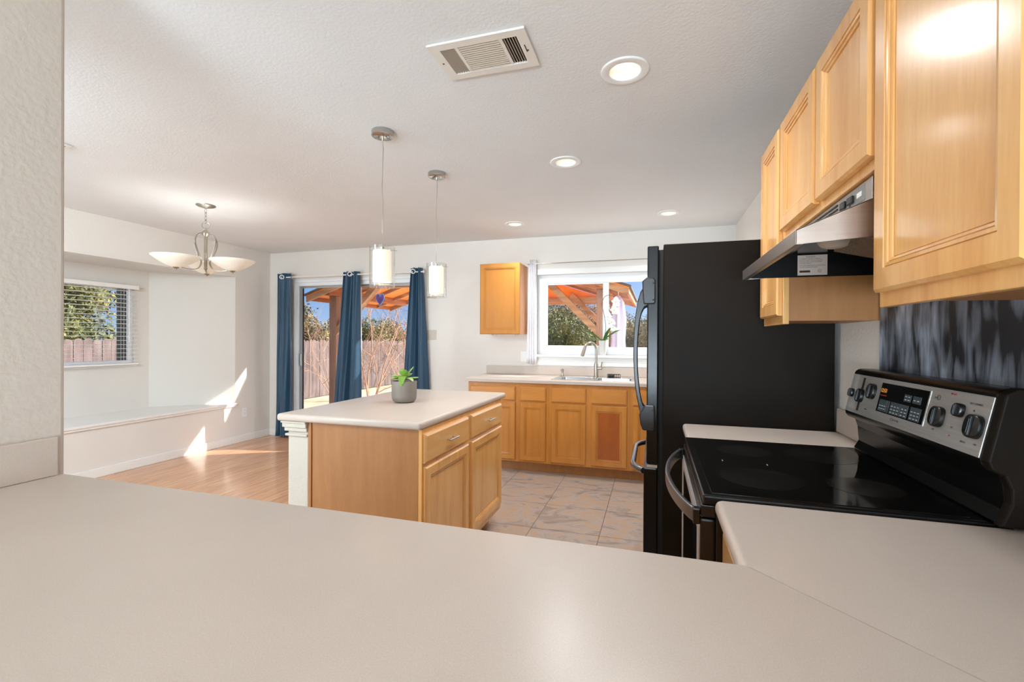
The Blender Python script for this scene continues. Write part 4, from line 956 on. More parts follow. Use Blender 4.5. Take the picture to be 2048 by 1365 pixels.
curtain('curtain', 'blue satin curtain at the right edge of the sliding door beside the light switch', 'curtain', -2.768, -2.625, -2.92, -2.50, .012, 2.145, M_blue, 2.2, .032, wav=.006, flare=.9, groms=[(-2.715, 4.858)])
rod2 = thing('curtain_rod', 'thin dark metal curtain rod above the kitchen sink window', 'curtain rod', (-.5, 4.93, 2.133))
b = B(); b.cyl((-1.34, 4.925, 2.133), (.36, 4.925, 2.137), .0045, seg=10); obj('pole', b, M_nickel, rod2)
for x_ in (-1.33, .35):
    b = B(); b.bar((x_, 4.925, 2.134), (x_, 4.989, 2.134), .006, .01); obj('bracket', b, M_nickel, rod2)
t = thing('curtain', 'narrow white curtain gathered at the left side of the kitchen window', 'curtain', (-1.29, 4.925, 1.036))
def fnw(u, v):
    a = -1.318 + (-1.345 + 1.318) * (1 - v); c = -1.242 + .012 * (1 - v)
    return Vector((a + (c - a) * u, 4.925 + .016 * math.sin(2 * PI * 4.2 * u), 1.036 + 1.145 * v))
bb = B(); bb.grid(fnw, 80, 20); obj('fabric', bb, M_sheer, t, smooth=True, solid=.002)

# heart sun catcher
ht = thing('sun_catcher', 'violet glass heart hanging in the sliding door', 'ornament', (-3.21, 4.955, 1.70))
hp = []
for i in range(40):
    a = 2 * PI * i / 40; hx_ = 16 * math.sin(a) ** 3; hy_ = 13 * math.cos(a) - 5 * math.cos(2 * a) - 2 * math.cos(3 * a) - math.cos(4 * a); hp.append((hx_, hy_))
b = B(); b.prism([(-3.219 + p[0] * .0034, 1.79 + p[1] * .0050) for p in hp], 4.95, 4.958, plane='XZ'); obj('heart', b, M_heart, ht)
b = B(); b.tube([(-3.219 + p[0] * .0037, 4.954, 1.79 + p[1] * .0054) for p in hp], .006, 8, closed=True); obj('rim', b, M_heartrim, ht, smooth=True)
b = B(); b.cyl((-3.219, 4.954, 1.82), (-3.219, 4.962, 1.99), .0008, seg=6); obj('thread', b, M_sheer, ht)

# ================================================================== PENDANTS
def pendant(label, x, y, ztop, zbot):
    t = thing('pendant_light', label, 'pendant lamp', (x, y, CZ), None)
    b = B(); b.lathe([(.058, -.0005), (.060, -.004), (.060, -.028), (.056, -.031), (.001, -.031)], (x, y, CZ), 36); cp = obj('canopy', b, M_chrome, t, smooth=True)
    b = B(); b.cyl((x, y, CZ - .031), (x, y, CZ - .055), .006, seg=12)
    for dx in (-.034, .034): b.cyl((x + dx, y, CZ - .030), (x + dx, y, CZ - .040), .004, seg=10)
    obj('canopy_screw', b, M_chrome, cp)
    pts = [(x + .003 * math.sin(i * .9), y + .002 * math.sin(i * 1.7), CZ - .05 - (CZ - .05 - ztop + .01) * i / 14) for i in range(15)]
    b = B(); b.tube(pts, .0018, 8); obj('cord', b, M_nickel, t)
    b = B(); R0, R1 = .068, .0655
    b.lathe([(R0, zbot), (R0, ztop), (R1, ztop), (R1, zbot + .006), (.001, zbot + .006), (.001, zbot), (R0, zbot)], (x, y, 0), 40, caps=False); obj('outer_glass', b, M_shadeglass, t, smooth=True)
    b = B(); z0, z1 = zbot + .032, ztop - .020
    b.lathe([(.001, z1), (.048, z1), (.050, z1 - .003), (.050, z0), (.047, z0), (.047, z1 - .01), (.001, z1 - .01)], (x, y, 0), 36, caps=False); obj('inner_shade', b, M_pendwhite, t, smooth=True)
    b = B(); zz = z1 + .003; b.cyl((x - .072, y - .012, zz), (x + .080, y + .018, zz - .004), .0016, seg=8); obj('cross_pin', b, M_nickel, t)
    b = B(); b.cyl((x, y, z1 - .002), (x, y, z1 + .02), .010, seg=14); obj('socket_cap', b, M_nickel, t)
    bl_ = bpy.data.lights.new('pendant_bulb', 'POINT'); bl_.energy = .7; bl_.color = (1, .88, .72); bl_.shadow_soft_size = .02
    lo_ = bpy.data.objects.new('pendant_bulb', bl_); C.objects.link(lo_); lo_.parent = t; lo_.location = Vector((x, y, zbot + .10)) - Vector((x, y, CZ))
pendant('glass cylinder pendant light over the island, the nearer and larger looking one', -1.425, 2.212, 1.806, 1.583)
pendant('glass cylinder pendant light over the island, the farther one beside the right blue curtain', -1.426, 2.873, 1.818, 1.586)

# ================================================================== CHANDELIER
HX, HY = -3.680, 3.020
ch_ = thing('chandelier', 'brushed nickel chandelier with three alabaster glass bowls over the dining area', 'chandelier', (HX, HY, CZ))
b = B(); b.lathe([(.075, -.0005), (.074, -.006), (.060, -.014), (.03, -.020), (.012, -.028), (.001, -.03)], (HX, HY, CZ), 32); obj('canopy', b, M_nickel, ch_, smooth=True)
b = B(); z = CZ - .030
for i in range(4):
    cz_ = z - .018 - i * .031; cols = [(math.cos(a) * .009, math.sin(a) * .020) for a in [2 * PI * k / 14 for k in range(14)]]
    if i % 2: b.tube([(HX + p, HY, cz_ + q) for p, q in cols], .0022, 6, closed=True)
    else: b.tube([(HX, HY + p, cz_ + q) for p, q in cols], .0022, 6, closed=True)
obj('chain', b, M_nickel, ch_, smooth=True)
b = B(); b.tube([(HX + .028 * math.cos(a) * .8, HY + .028 * math.cos(a) * .6, 2.268 + .030 * math.sin(a)) for a in [2 * PI * k / 24 for k in range(24)]], .0035, 8, closed=True); obj('hanging_ring', b, M_nickel, ch_, smooth=True)
b = B(); b.lathe([(.001, 2.244), (.008, 2.24), (.010, 2.226), (.026, 2.212), (.030, 2.196), (.022, 2.18), (.013, 2.168), (.012, 1.905), (.014, 1.893), (.008, 1.885), (.001, 1.88)], (HX, HY, 0), 20); obj('centre_stem', b, M_nickel, ch_, smooth=True)
def bez(P_, n=24):
    out = []
    k = len(P_)
    for i in range(n + 1):
        t = i / n * (k - 1); j = min(int(t), k - 2); f_ = t - j
        p0, p1, p2, p3 = P_[max(j - 1, 0)], P_[j], P_[j + 1], P_[min(j + 2, k - 1)]
        out.append(tuple(.5 * ((2 * p1[d_]) + (-p0[d_] + p2[d_]) * f_ + (2 * p0[d_] - 5 * p1[d_] + 4 * p2[d_] - p3[d_]) * f_ ** 2 + (-p0[d_] + 3 * p1[d_] - 3 * p2[d_] + p3[d_]) * f_ ** 3) for d_ in (0, 1)))
    return out
fwd_az = math.atan2(HY, HX)      # direction the camera looks along
rim_r = .172
for k, da in enumerate((-.04, 2 * PI / 3 - .04, -2 * PI / 3 - .04)):
    az = fwd_az + da; dv = Vector((math.cos(az), math.sin(az), 0)); sv = Vector((-dv.y, dv.x, 0))
    prof_ = bez([(.018, 2.200), (.060, 2.185), (.083, 2.130), (.070, 2.060), (.045, 1.99), (.036, 1.94), (.060, 1.893), (.115, 1.877), (.185, 1.880)], 36)
    b = B(); b.strap([Vector((HX, HY, 0)) + dv * r_ + Vector((0, 0, z_)) for r_, z_ in prof_], .012, .007, sv); obj('arm', b, M_nickel, ch_, smooth=True)
    az2 = az + PI / 3; dv2 = Vector((math.cos(az2), math.sin(az2), 0)); sv2 = Vector((-dv2.y, dv2.x, 0))
    prof_ = bez([(.020, 2.198), (.066, 2.185), (.095, 2.135), (.088, 2.075), (.068, 2.02), (.072, 1.985), (.095, 1.955), (.11, 1.945)], 28)
    b = B(); b.strap([Vector((HX, HY, 0)) + dv2 * r_ + Vector((0, 0, z_)) for r_, z_ in prof_], .010, .006, sv2); obj('scroll', b, M_nickel, ch_, smooth=True)
    c = Vector((HX, HY, 0)) + dv * .228
    zb = 1.878
    b = B(); b.lathe([(.022, zb), (.060, zb + .012), (.105, zb + .036), (.145, zb + .064), (rim_r, zb + .088), (rim_r + .001, zb + .092), (rim_r - .004, zb + .091), (.142, zb + .069), (.103, zb + .042), (.058, zb + .018), (.001, zb + .010)], c, 48); bw = obj('glass_bowl', b, M_bowl, ch_, smooth=True)
    b = B(); b.lathe([(.001, zb - .022), (.006, zb - .020), (.008, zb - .012), (.020, zb - .006), (.026, zb + .003), (.020, zb + .006)], c, 18); obj('bowl_finial', b, M_nickel, bw, smooth=True)
    b = B(); b.lathe([(.001, zb + .02), (.014, zb + .02), (.020, zb + .035), (.014, zb + .055), (.001, zb + .06)], c, 14); obj('bulb', b, M_lens, bw, smooth=True)
    bl_ = bpy.data.lights.new('chandelier_bulb', 'POINT'); bl_.energy = 1.1; bl_.color = (.97, .97, 1); bl_.shadow_soft_size = .03
    lo_ = bpy.data.objects.new('chandelier_bulb', bl_); C.objects.link(lo_); lo_.parent = ch_; lo_.location = c + Vector((0, 0, zb + .085)) - Vector((HX, HY, CZ))

# ================================================================== RECESSED LIGHTS
def can_light(label, x, y, R=.100):
    t = thing('recessed_light', label, 'ceiling light', (x, y, CZ))
    b = B(); b.lathe([(R, -.0002), (R, -.004), (R * .97, -.007), (R * .70, -.009), (R * .655, -.006), (R * .64, .002)], (x, y, CZ), 48, caps=False); obj('trim_ring', b, M_white, t, smooth=True)
    b = B(); b.lathe([(R * .64, .002), (R * .60, .03), (R * .52, .062), (.001, .0625)], (x, y, CZ), 40, caps=False); obj('baffle', b, mat_ref, t, smooth=True)
    b = B(); b.lathe([(R * .47, .060), (R * .47, .050), (R * .42, .040), (R * .25, .034), (.001, .032)], (x, y, CZ), 36, caps=False); obj('lamp', b, M_lens, t, smooth=True)
    d = bpy.data.lights.new('ceiling_lamp', 'SPOT'); d.energy = P_CAN; d.spot_size = math.radians(150); d.spot_blend = 1.; d.shadow_soft_size = .06; d.color = (.95, .97, 1)
    o_ = bpy.data.objects.new('ceiling_lamp', d); C.objects.link(o_); o_.parent = t; o_.location = (0, 0, -.05)
mat_ref = mat('white_reflector', (250, 248, 242), .3)
can_light('white recessed ceiling light nearest the camera, right of the air vent', -.124, 2.003)
can_light('white recessed ceiling light second nearest, in the middle of the kitchen ceiling', -.547, 2.925, .098)
can_light('small looking recessed ceiling light far left above the sink counter', -1.313, 4.35, .098)
can_light('small looking recessed ceiling light far right above the sink, near the refrigerator', .115, 4.35, .098)

# ceiling vent
vt = thing('air_vent', 'white metal ceiling air register with three louvred sections', 'air vent', (-.649, 1.728, CZ))
VX0, VX1, VY0, VY1 = -.848, -.454, 1.608, 1.848
b = B()
b.frame('XY', VX0, VX1, VY0, VY1, .042, .042, .038, .038, CZ - .012, CZ - .004)
for x0, x1 in ((-.746, -.732), (-.566, -.552)): b.box(x0, x1, VY0 + .0385, VY1 - .0385, CZ - .0115, CZ - .0045)
b.frame('XY', VX0 + .004, VX1 - .004, VY0 + .004, VY1 - .004, .008, .008, .008, .008, CZ - .0038, CZ - .0002)
M_vent = mat('vent_enamel', (232, 226, 218), .45)
obj('vent_frame', b, M_vent, vt, bevel=.002)
M_louvre = mat('dusty_louvre', (196, 182, 166), .55)
b = B(); b.box(VX0 + .03, VX1 - .03, VY0 + .03, VY1 - .03, CZ - .0015, CZ - .0005); obj('duct_shade_plate', b, mat('duct_shadow', (66, 52, 40), .9), vt)  # flat plate, the shade of the duct is put into its dark colour
b = B()
for i in range(13): b.obox((-.649, VY0 + .045 + i * .0125, CZ - .0075), (.083, 0, 0), (0, .0050, -.0036), (0, .0003, .0005))
obj('louvre_section', b, M_louvre, vt)
b = B()
for i in range(6): b.obox((VX0 + .048 + i * .0105, (VY0 + VY1) / 2, CZ - .0075), (.0034, 0, .0040), (0, .080, 0), (-.0004, 0, .0004))
obj('louvre_section', b, M_louvre, vt)
b = B()
for i in range(6): b.obox((-.546 + i * .0105, (VY0 + VY1) / 2, CZ - .0075), (.0028, 0, -.0032), (0, .080, 0), (.0004, 0, .0005))
obj('louvre_section', b, M_louvre, vt)
b = B()
for x_, y_ in ((VX0 + .02, 1.725), (VX1 - .02, 1.735)): b.cyl((x_, y_, CZ - .0135), (x_, y_, CZ - .012), .004, seg=10)
b.box(VX1 - .027, VX1 - .023, 1.70, 1.745, CZ - .0128, CZ - .012); obj('vent_screw', b, M_ink, vt)
# second register peeking past the partition
vt2 = thing('air_vent', 'corner of a thin white ceiling register peeking past the partition wall', 'air vent', (-3.45, 1.80, CZ))
b = B(); 
b.box(-3.59, -3.30, 1.70, 1.855, CZ - .010, CZ - .003); b.box(-3.585, -3.305, 1.705, 1.85, CZ - .003, CZ); obj('vent_frame', b, M_vent, vt2, bevel=.002)
b = B()
for i in range(10): b.box(-3.56, -3.33, 1.722 + i * .0125, 1.727 + i * .0125, CZ - .0106, CZ - .0098)
obj('louvre_section', b, M_ink, vt2)

# ================================================================== SWITCH AND OUTLETS
t = thing('light_switch', 'double rocker light switch on the wall right of the blue curtains', 'light switch', (-2.532, YB, 1.354))
b = B(); b.box(-2.590, -2.473, YB - .006, YB - .0005, 1.295, 1.412); obj('switch_plate', b, mat('almond_plate', (206, 194, 178), .35), t, bevel=.002)
for x_ in (-2.566, -2.520):
    b = B(); b.box(x_, x_ + .030, YB - .010, YB - .006, 1.322, 1.385); obj('rocker', b, MATS['almond_plate'], t, bevel=.0015)
t = thing('wall_outlet', 'white duplex outlet low on the left wall beside the sunlit patch', 'outlet', (XL, 4.589, .365))
b = B(); b.box(XL + .0005, XL + .006, 4.553, 4.625, .308, .424); obj('outlet_plate', b, M_white, t, bevel=.002)
for z_ in (.333, .378):
    b = B(); b.box(XL + .006, XL + .0085, 4.573, 4.605, z_, z_ + .026); s_ = obj('socket', b, M_white, t, bevel=.001)
    b = B(); b.box(XL + .0085, XL + .0089, 4.581, 4.583, z_ + .010, z_ + .020); b.box(XL + .0085, XL + .0089, 4.594, 4.596, z_ + .010, z_ + .020); obj('slot', b, M_outletslot, s_)
t = thing('wall_outlet', 'outlet on the back wall partly behind the narrow white curtain', 'outlet', (-1.392, YB, 1.11))
b = B(); b.box(-1.428, -1.357, YB - .006, YB - .0005, 1.055, 1.170); obj('outlet_plate', b, M_white, t, bevel=.002)
for z_ in (1.078, 1.123):
    b = B(); b.box(-1.408, -1.377, YB - .0085, YB - .006, z_, z_ + .026); s_ = obj('socket', b, M_white, t, bevel=.001)

# ================================================================== ORCHID
OX, OY = -.518, 5.005
og = thing('potted_orchid', 'white orchid in a small white pot on the kitchen window sill', 'potted plant', (OX, OY - .0, KZ0))
b = B(); b.lathe([(.030, 0), (.033, .002), (.047, .150), (.048, .156), (.045, .156), (.043, .148), (.030, .012), (.001, .010)], (OX, OY, KZ0 + .0005), 32); obj('pot', b, M_potwhite, og, smooth=True)
b = B(); b.lathe([(.001, .138), (.043, .138), (.043, .142), (.001, .147)], (OX, OY, KZ0), 20); obj('potting_bark', b, M_soil, og)
def blade(L_, W_, org, dx, dy, up, droop):
    bb = B(); d_ = Vector((dx, dy, 0)).normalized(); s_ = Vector((-d_.y, d_.x, 0)); org = Vector(org)
    def fn(u, v):
        wd = W_ * math.sin(PI * (u * .94 + .03)) ** .6
        c = org + d_ * L_ * u + Vector((0, 0, up * u - droop * u * u)); a = (v - .5)
        return c + s_ * wd * a + Vector((0, 0, abs(a) * wd * .5))
    bb.grid(fn, 12, 6); return bb
for L_, W_, dx, dy, up, dr_ in ((.23, .050, -1, -.25, .16, .04), (.16, .045, -.9, .1, .05, .03), (.20, .045, 1, -.3, .17, .05), (.13, .042, .7, -.6, .07, .05), (.12, .04, -.4, -.7, .05, .04), (.14, .04, .3, -.2, .16, .02)):
    obj('leaf', blade(L_, W_, (OX, OY, KZ0 + .145), dx, dy - .2, up, dr_), M_orchidleaf, og, smooth=True, solid=.002)
FYo = 4.965
stem = [(OX, OY, KZ0 + .145), (OX + .02, FYo, 1.36), (OX + .03, FYo, 1.45), (OX + .005, FYo, 1.60), (-.530, FYo, 1.68), (-.505, FYo, 1.755), (-.455, FYo, 1.775), (-.405, FYo, 1.755), (-.385, FYo, 1.71), (-.395, FYo, 1.62), (-.44, FYo, 1.52), (-.42, FYo, 1.44), (-.37, FYo, 1.425)]
# smooth
sm = []
for i in range(len(stem) - 1):
    p0, p1, p2, p3 = [Vector(stem[max(0, min(len(stem) - 1, i + q))]) for q in (-1, 0, 1, 2)]
    for k in range(6):
        f_ = k / 6; sm.append(.5 * ((2 * p1) + (-p0 + p2) * f_ + (2 * p0 - 5 * p1 + 4 * p2 - p3) * f_ ** 2 + (-p0 + 3 * p1 - 3 * p2 + p3) * f_ ** 3))
b = B(); b.tube(sm, .0028, 8); obj('flower_stem', b, M_stem, og, smooth=True)
def bloom(x_, z_, r, tilt):
    c = Vector((x_, FYo - .012, z_)); root = None
    bb = B()
    for k in range(5):
        a = tilt + 2 * PI * k / 5; rad = r * (1.0 if k in (1, 4) else .82); wd = r * (.95 if k in (1, 4) else .6)
        d_ = Vector((math.cos(a), 0, math.sin(a))); s_ = Vector((-math.sin(a), 0, math.cos(a)))
        def fn(u, v, d_=d_, s_=s_, rad=rad, wd=wd, k=k):
            w_ = wd * math.sin(PI * (.08 + .9 * u)) ** .7
            return c + d_ * rad * u + s_ * w_ * (v - .5) + Vector((0, -.008 * u + .003 * (k % 2) + .01 * (v - .5) ** 2 * 4, 0))
        bb.grid(fn, 7, 6)
    f_ = obj('flower', bb, M_petal, og, smooth=True, solid=.001)
    bb = B(); bb.lathe([(.001, -.006), (.007, -.003), (.006, .004), (.001, .007)], c + Vector((0, -.012, 0)), 10, (0, 1, 0)); obj('flower_lip', bb, M_petalc, f_, smooth=True)
for x_, z_, r, tl in ((-.385, 1.70, .058, .3), (-.400, 1.615, .056, .5), (-.462, 1.545, .050, .2), (-.425, 1.49, .045, .7), (-.44, 1.43, .045, .4), (-.385, 1.405, .038, .9)): bloom(x_, z_, r, tl)

# ================================================================== OUTDOORS
b = B(); b.box(-40, 40, YB + .12, 60, -.45, -.40); b.box(-40, XL - .12, -10, YB + .12, -.45, -.40); o = struct('ground', b, M_ground)
b = B(); b.box(-6.2, 1.5, YB + .125, 9.2, -.40, -.12); struct('patio_slab', b, M_patio)
# roof overhang of the house itself
b = B(); b.box(-5.6, 3.0, YB + .125, 5.95, 2.43, 2.60); struct('roof_eave', b, M_stucco)
# board fence on the left side of the yard
fn_ = thing('wooden_fence', 'weathered grey brown picket fence with rounded tops along the left side yard', 'fence', (-9.3, 11, -.40))
b = B(); y = -2.0; i = 0
while y < 27:
    h = 1.285 - .004 * max(0, y - 4) + .012 * math.sin(i * 2.1) + (.0)
    w_ = .134; pts_ = [(y, -.38), (y + w_, -.38), (y + w_, h - .05), (y + w_ * .82, h - .012), (y + w_ * .5, h), (y + w_ * .18, h - .012), (y, h - .05)]
    dx = .004 * ((i * 7) % 3)
    b.prism(pts_, -9.3 - dx, -9.282 - dx, plane='YZ'); y += .142; i += 1
pk = obj('pickets', b, M_fence, fn_); 
b = B()
for z in (-.1, .95): b.box(-9.36, -9.315, -2, 27, z, z + .09)
obj('rail', b, M_fence, fn_)
fb = thing('wooden_fence', 'far board fence closing the back of the yard', 'fence', (0, 27, -.40))
b = B(); x_ = -9.2; i = 0
while x_ < 12:
    h = 1.14 + .01 * math.sin(i * 1.9); b.prism([(x_, -.38), (x_ + .134, -.38), (x_ + .134, h - .03), (x_ + .09, h), (x_ + .04, h), (x_, h - .03)], 27, 27.02, plane='XZ'); x_ += .142; i += 1
obj('pickets', b, M_fence, fb)

# patio cover
pc = thing('patio_cover', 'cedar patio cover with orange stained plywood ceiling and square posts', 'patio cover', (-2.9, 7.6, -.12))
EX0, EX1, EZ, RXm, RZm = -5.48, -.32, 1.985, -2.9, 2.87
PY0, PY1 = 6.28, 8.85
slope = (RZm - EZ) / (RXm - EX0)
b = B()
for sg in (0, 1):
    xa, xb = (EX0, RXm) if sg == 0 else (EX1, RXm)
    b.prism([(xa, EZ), (xb, RZm), (xb, RZm + .02), (xa, EZ + .02)], PY0, PY1, plane='XZ')
obj('plywood_ceiling', b, M_ply, pc)
b = B()
for xa, xb in ((EX0 - .03, RXm), (EX1 + .03, RXm)): b.prism([(xa, EZ + .012), (xb, RZm + .022), (xb, RZm + .05), (xa, EZ + .04)], PY0 - .03, PY1 + .03, plane='XZ')
obj('shingles', b, M_shingle, pc)
def tagpart(nm, bb, m, **k): return obj(nm, bb, m, pc, **k)
for y in (PY0, PY1 - .04):
    for xa, xb in ((EX0, RXm), (EX1, RXm)):
        b = B(); b.prism([(xa, EZ - .085), (xb, RZm - .085), (xb, RZm - .001), (xa, EZ - .001)] if True else None, y, y + .04, plane='XZ'); tagpart('barge_board', b, M_cedar_x)
for x_ in (EX0, EX1 - .035):
    b = B(); b.box(x_, x_ + .035, PY0 + .04, PY1 - .04, EZ - .06, EZ + .01); tagpart('fascia', b, M_cedar_y)
for k in range(3):
    y = PY0 + .75 + k * .62
    for xa, xb in ((EX0 + .035, RXm), (EX1 - .035, RXm)):
        b = B(); b.prism([(xa, EZ - .05), (xb, RZm - .06), (xb, RZm - .001), (xa, EZ + .01)], y, y + .035, plane='XZ'); tagpart('rafter', b, M_cedar_x)
QX = (-5.20, -.77); QY = (6.50, 8.55)
for x_ in QX:
    b = B(); zt = EZ + slope * .34; b.box(x_, x_ + .14, PY0 + .05, PY1 - .05, zt - .09, zt + .02); tagpart('side_beam', b, M_cedar_y)
    for y in (QY if x_ > -2 else QY[:1]):
        b = B(); b.box(x_, x_ + .14, y, y + .14, -.12, zt - .0905); tagpart('post', b, M_cedar, bevel=.006)
for y in QY:
    if y == QY[0]: b = B(); b.box(QX[0] + .14, QX[1], y + .02, y + .12, 2.125, 2.25)
    else: b = B(); b.box(-4.6, QX[1], y + .02, y + .12, 1.965, 2.09)
    tagpart('tie_beam', b, M_cedar_x)
    for x_, sg in (((QX[0] + .14, 1), (QX[1], -1)) if y == QY[0] else ((QX[1], -1),)):
        b = B(); b.bar((x_ - .03 * sg, y + .07, 1.40), (x_ + .72 * sg, y + .07, 2.15), .09, .13, (0, 1, 0)); tagpart('brace', b, M_cedar_x)
for x_ in QX:
    b = B(); b.bar((x_ + .07, QY[0] + .12, 1.42), (x_ + .07, QY[0] + .7, 2.0), .09, .1, (1, 0, 0)); tagpart('brace', b, M_cedar)
b = B(); b.prism([(-4.55, 2.09), (QX[1] - .15, 2.09), (RXm, RZm - .12)], QY[1] + .06, QY[1] + .075, plane='XZ'); tagpart('gable_panel', b, M_ply)
# white drape gathered beside the right post
dp_ = thing('outdoor_drape', 'pale outdoor drape gathered at the right post of the patio cover', 'drape', (-.50, 6.9, -.12))
b = B()
prof_d = [(.09, -.10), (.12, .4), (.11, .9), (.085, 1.3), (.10, 1.6), (.07, 1.85), (.02, 1.95)]
for r_, z_ in [(0, 0)]: pass
rings = []
for r_, z_ in prof_d: rings.append([b.bm.verts.new((-.50 + r_ * (1 + .22 * math.sin(7 * 2 * PI * i / 42)) * math.cos(2 * PI * i / 42), 6.9 + r_ * (1 + .22 * math.sin(7 * 2 * PI * i / 42)) * math.sin(2 * PI * i / 42), z_)) for i in range(42)])
for a_, b_ in zip(rings, rings[1:]):
    for i in range(42): b._f([a_[i], a_[(i + 1) % 42], b_[(i + 1) % 42], b_[i]])
b._f(rings[-1]); b._f(rings[0][::-1]); obj('drape_fabric', b, M_privacy, dp_, smooth=True)
b = B(); b.cyl((-.50, 6.9, 1.94), (-.50, 6.9, 2.03), .006, seg=8); obj('tie_cord', b, M_sheer, dp_)

# trees
def rnd_unit(rng):
    z = rng.uniform(-1, 1); a = rng.uniform(0, 2 * PI); r = math.sqrt(1 - z * z); return Vector((r * math.cos(a), r * math.sin(a), z))
def tree(name, label, cat, x, y, z0, ztop, rad, m, n=2600, leaf=.10, seed=0, trunk=M_barkdk, density=.0, nblob=14, zlow=.15, group=None):
    rng = random.Random(seed); t = thing(name, label, cat, (x, y, z0), group); H = ztop - z0
    blobs = []
    for i in range(nblob):
        a = rng.uniform(0, 2 * PI); q = rng.uniform(.0, .72) * rad; zz = z0 + H * rng.uniform(zlow + .1, .86)
        br = rad * rng.uniform(.28, .46); zz = min(zz, ztop - br * .8)
        blobs.append((Vector((x + q * math.cos(a), y + q * math.sin(a), zz)), br))
    rs = np.random.RandomState(seed + 100); n = int(n * 4.2); leaf *= .56
    def unit(k):
        v = rs.normal(size=(k, 3)); return v / np.linalg.norm(v, axis=1)[:, None]
    bc = np.array([tuple(c) for c, r_ in blobs]); br_ = np.array([r_ for c, r_ in blobs]); ii = rs.randint(0, len(blobs), n)
    d_ = unit(n); rad_ = br_[ii] * rs.uniform(.05, 1.15, n) ** .45
    lump = 1 + .22 * np.sin(d_[:, 0] * 9 + ii) * np.sin(d_[:, 1] * 8 + 2 * ii) * np.sin(d_[:, 2] * 9)
    p = bc[ii] + d_ * (rad_ * lump)[:, None]
    nn = d_ + unit(n) * .9; nn /= np.linalg.norm(nn, axis=1)[:, None]
    u = np.cross(nn, unit(n)); u /= np.linalg.norm(u, axis=1)[:, None] + 1e-9; v = np.cross(nn, u); ls = (leaf * rs.uniform(.5, 1.15, n))[:, None]
    vs = np.stack([p + u * ls, p + v * ls * .45, p - u * ls, p - v * ls * .45], 1).reshape(-1, 3) - np.array([x, y, z0])
    me = bpy.data.meshes.new('crown'); me.from_pydata(vs.tolist(), [], np.arange(4 * n).reshape(-1, 4).tolist()); me.materials.append(m)
    oc = bpy.data.objects.new('crown', me); C.objects.link(oc); oc.parent = t
    bb = B(); bb.tube([(x, y, z0), (x + .03, y, z0 + H * .3), (x, y + .02, z0 + H * .6)], [.06 * rad, .045 * rad, .02 * rad], 8)
    for c, r_ in blobs[:9]:
        m0 = Vector((x, y, z0 + H * .3)); bb.tube([m0, (m0 + c) / 2 + Vector((0, 0, .08)), c], [.022 * rad, .015 * rad, .008 * rad], 6)
    obj('trunk', bb, trunk, t); return t
def bare(name, label, cat, x, y, z0, H, m, seed, spread=.5, stems=4, r0=.022, depth=4, kids=3):
    rng = random.Random(seed); t = thing(name, label, cat, (x, y, z0)); bb = B()
    def grow(p, d_, L_, r_, lv):
        pts = [p]; dd = d_.copy(); k = 5
        for i in range(k):
            dd = (dd + rnd_unit(rng) * .16 + Vector((0, 0, .05))).normalized(); pts.append(pts[-1] + dd * L_ / k)
        bb.tube(pts, [r_ * (1 - .55 * i / k) for i in range(k + 1)], 5 if lv > 1 else 7)
        if lv < depth:
            for j in range(kids):
                q = pts[rng.randint(2, k)]; nd = (dd + rnd_unit(rng) * .85).normalized(); grow(q, nd, L_ * rng.uniform(.5, .75), r_ * .5, lv + 1)
    for s_ in range(stems):
        a = rng.uniform(0, 2 * PI); d_ = Vector((math.cos(a) * spread, math.sin(a) * spread, 1)).normalized()
        grow(Vector((x, y, z0)), d_, H * rng.uniform(.45, .6), r0, 0)
    obj('branches', bb, m, t); return t
GT = 'evergreens beyond the side fence'
ev = [(-11.5, 12.7, 2.45, 1.6), (-11.5, 15.6, 2.1, 1.6), (-11.6, 18.6, 2.3, 1.7), (-11.6, 21.8, 2.25, 1.7), (-11.8, 25.2, 2.7, 1.9), (-9.5, 30.5, 2.5, 2.2)]
evl = ['rounded evergreen beyond the fence at far left of the sliding door view', 'low evergreen beyond the fence behind the left patio post', 'evergreen beyond the fence behind the middle blue curtain', 'evergreen beyond the fence left of the glass heart', 'broad brown green tree beyond the fence below the glass heart', 'farthest brown green tree beside the right blue curtain']
for i, (x_, y_, zt, r_) in enumerate(ev):
    tree('evergreen_tree', evl[i], 'tree', x_, y_, -.4, zt, r_, M_evergreen if i in (1, 3) else M_olive, n=3800, leaf=.11, seed=10 + i)
# hedge seen through the bay window
hl = ['dense green bush beyond the side fence, farther left than the bay window view', 'dense green bush right behind the picket fence, filling most of the bay window view', 'tall green bush standing farther back behind the others in the bay window view']
for i, (x_, y_, zt, r_) in enumerate([(-11.2, 2.4, 3.4, 1.5), (-11.2, 5.5, 3.4, 1.45), (-14.6, 7.6, 3.9, 1.9)]):
    tree('hedge_bush', hl[i], 'bush', x_, y_, -.4, zt, r_, M_evergreen, n=4200, leaf=.10, seed=30 + i, nblob=20, zlow=.25)
tree('brushy_tree', 'pinkish brown leafless looking tree at the right of the bay window view', 'tree', -11.0, 7.9, -.4, 3.0, .95, M_brush, n=2600, leaf=.08, seed=44, trunk=M_bark, nblob=18, zlow=.2)
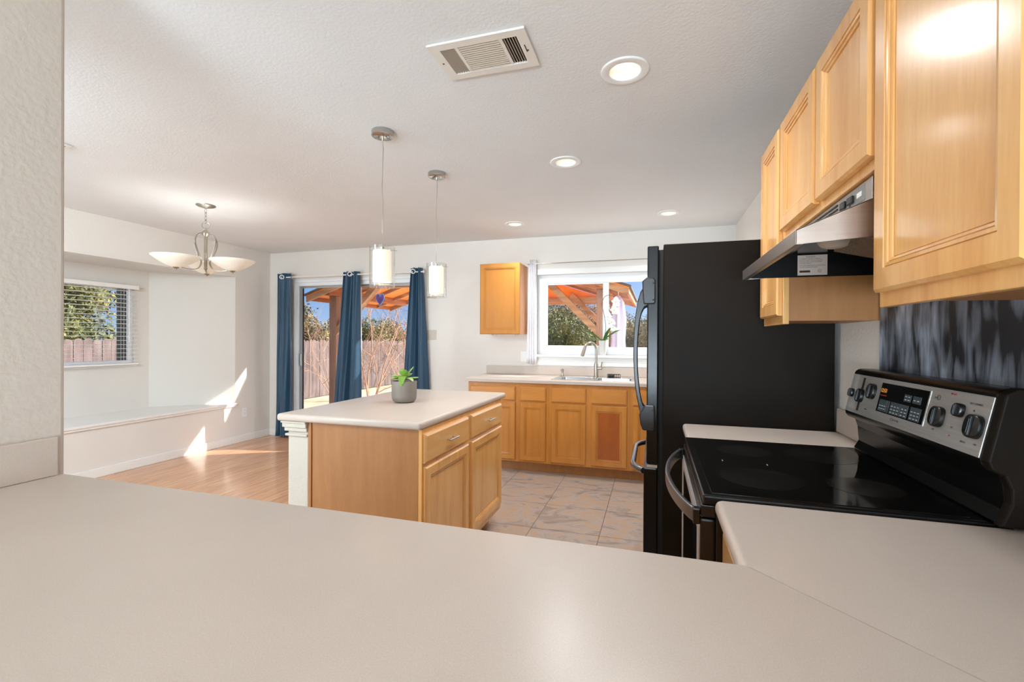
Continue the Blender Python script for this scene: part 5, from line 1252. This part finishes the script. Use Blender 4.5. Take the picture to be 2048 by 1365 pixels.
# beyond the kitchen window
kt_ = [(-4.9, 19.5, 3.15, 1.8, M_olive), (-3.4, 18.5, 3.0, 1.9, M_evergreen), (-2.2, 20.5, 2.55, 1.9, M_autumn), (-3.0, 23.5, 3.2, 2.2, M_autumn), (-.9, 19.5, 2.2, 1.6, M_olive), (.2, 22.0, 2.45, 1.9, M_evergreen), (1.4, 20.0, 1.95, 1.6, M_olive)]
kl = ['olive green tree seen at the left edge of the kitchen window', 'green tree seen through the left kitchen window pane', 'autumn tinted tree seen in the middle of the left window pane', 'taller autumn tree farther back in the left window pane', 'olive tree behind the orchid and the diagonal brace', 'green tree right of the hanging drape in the right window pane', 'low olive tree at far right of the kitchen window beside the refrigerator handle']
for i, (x_, y_, zt, r_, m_) in enumerate(kt_):
    tree('yard_tree', kl[i], 'tree', x_, y_, -.4, zt, r_, m_, n=3600, leaf=.10, seed=60 + i, nblob=20, zlow=.05)
bare('bare_shrub', 'multi stemmed leafless shrub in front of the fence right of the middle curtain', 'shrub', -5.85, 8.7, -.4, 2.9, M_bark, 5, spread=.32, stems=4, r0=.024)
bare('bare_shrub', 'leafless tan shrub against the fence at the left of the sliding door view', 'shrub', -8.3, 10.6, -.4, 3.0, M_bark, 9, spread=.6, stems=5, r0=.014)
bare('bare_shrub', 'tangled leafless shrub beside the fence near the right blue curtain', 'shrub', -6.3, 11.2, -.4, 2.9, M_bark, 12, spread=.7, stems=6, r0=.014)
bare('bare_tree', 'thin dark leafless tree rising above the fence under the patio roof edge', 'tree', -7.8, 14.2, -.4, 4.4, M_barkdk, 21, spread=.4, stems=4, r0=.03)

# ------------------------------------------------------------------ groups of like things
GROUPS = {'recessed_light': 'recessed lights in the kitchen ceiling', 'pendant_light': 'pendant lights over the island', 'evergreen_tree': 'evergreens beyond the side fence',
          'yard_tree': 'trees beyond the kitchen window', 'hedge_bush': 'bushes beyond the bay window', 'bare_shrub': 'leafless shrubs in the yard', 'wooden_fence': 'board fences around the yard',
          'air_vent': 'ceiling air registers', 'wall_outlet': 'wall outlets', 'curtain_rod': 'curtain rods'}
for o in list(C.objects):
    if o.parent is not None or 'label' not in o: continue
    k = o.name.split('.')[0]
    if k in GROUPS: o['group'] = GROUPS[k]
    elif k == 'curtain' and 'blue' in o['label']: o['group'] = 'blue curtains at the sliding door'
    elif k == 'base_cabinet' and o.location.y > 4: o['group'] = 'base cabinets under the sink counter'
    elif k == 'wall_cabinet' and o.location.y < 4: o['group'] = 'wall cabinets above the stove'
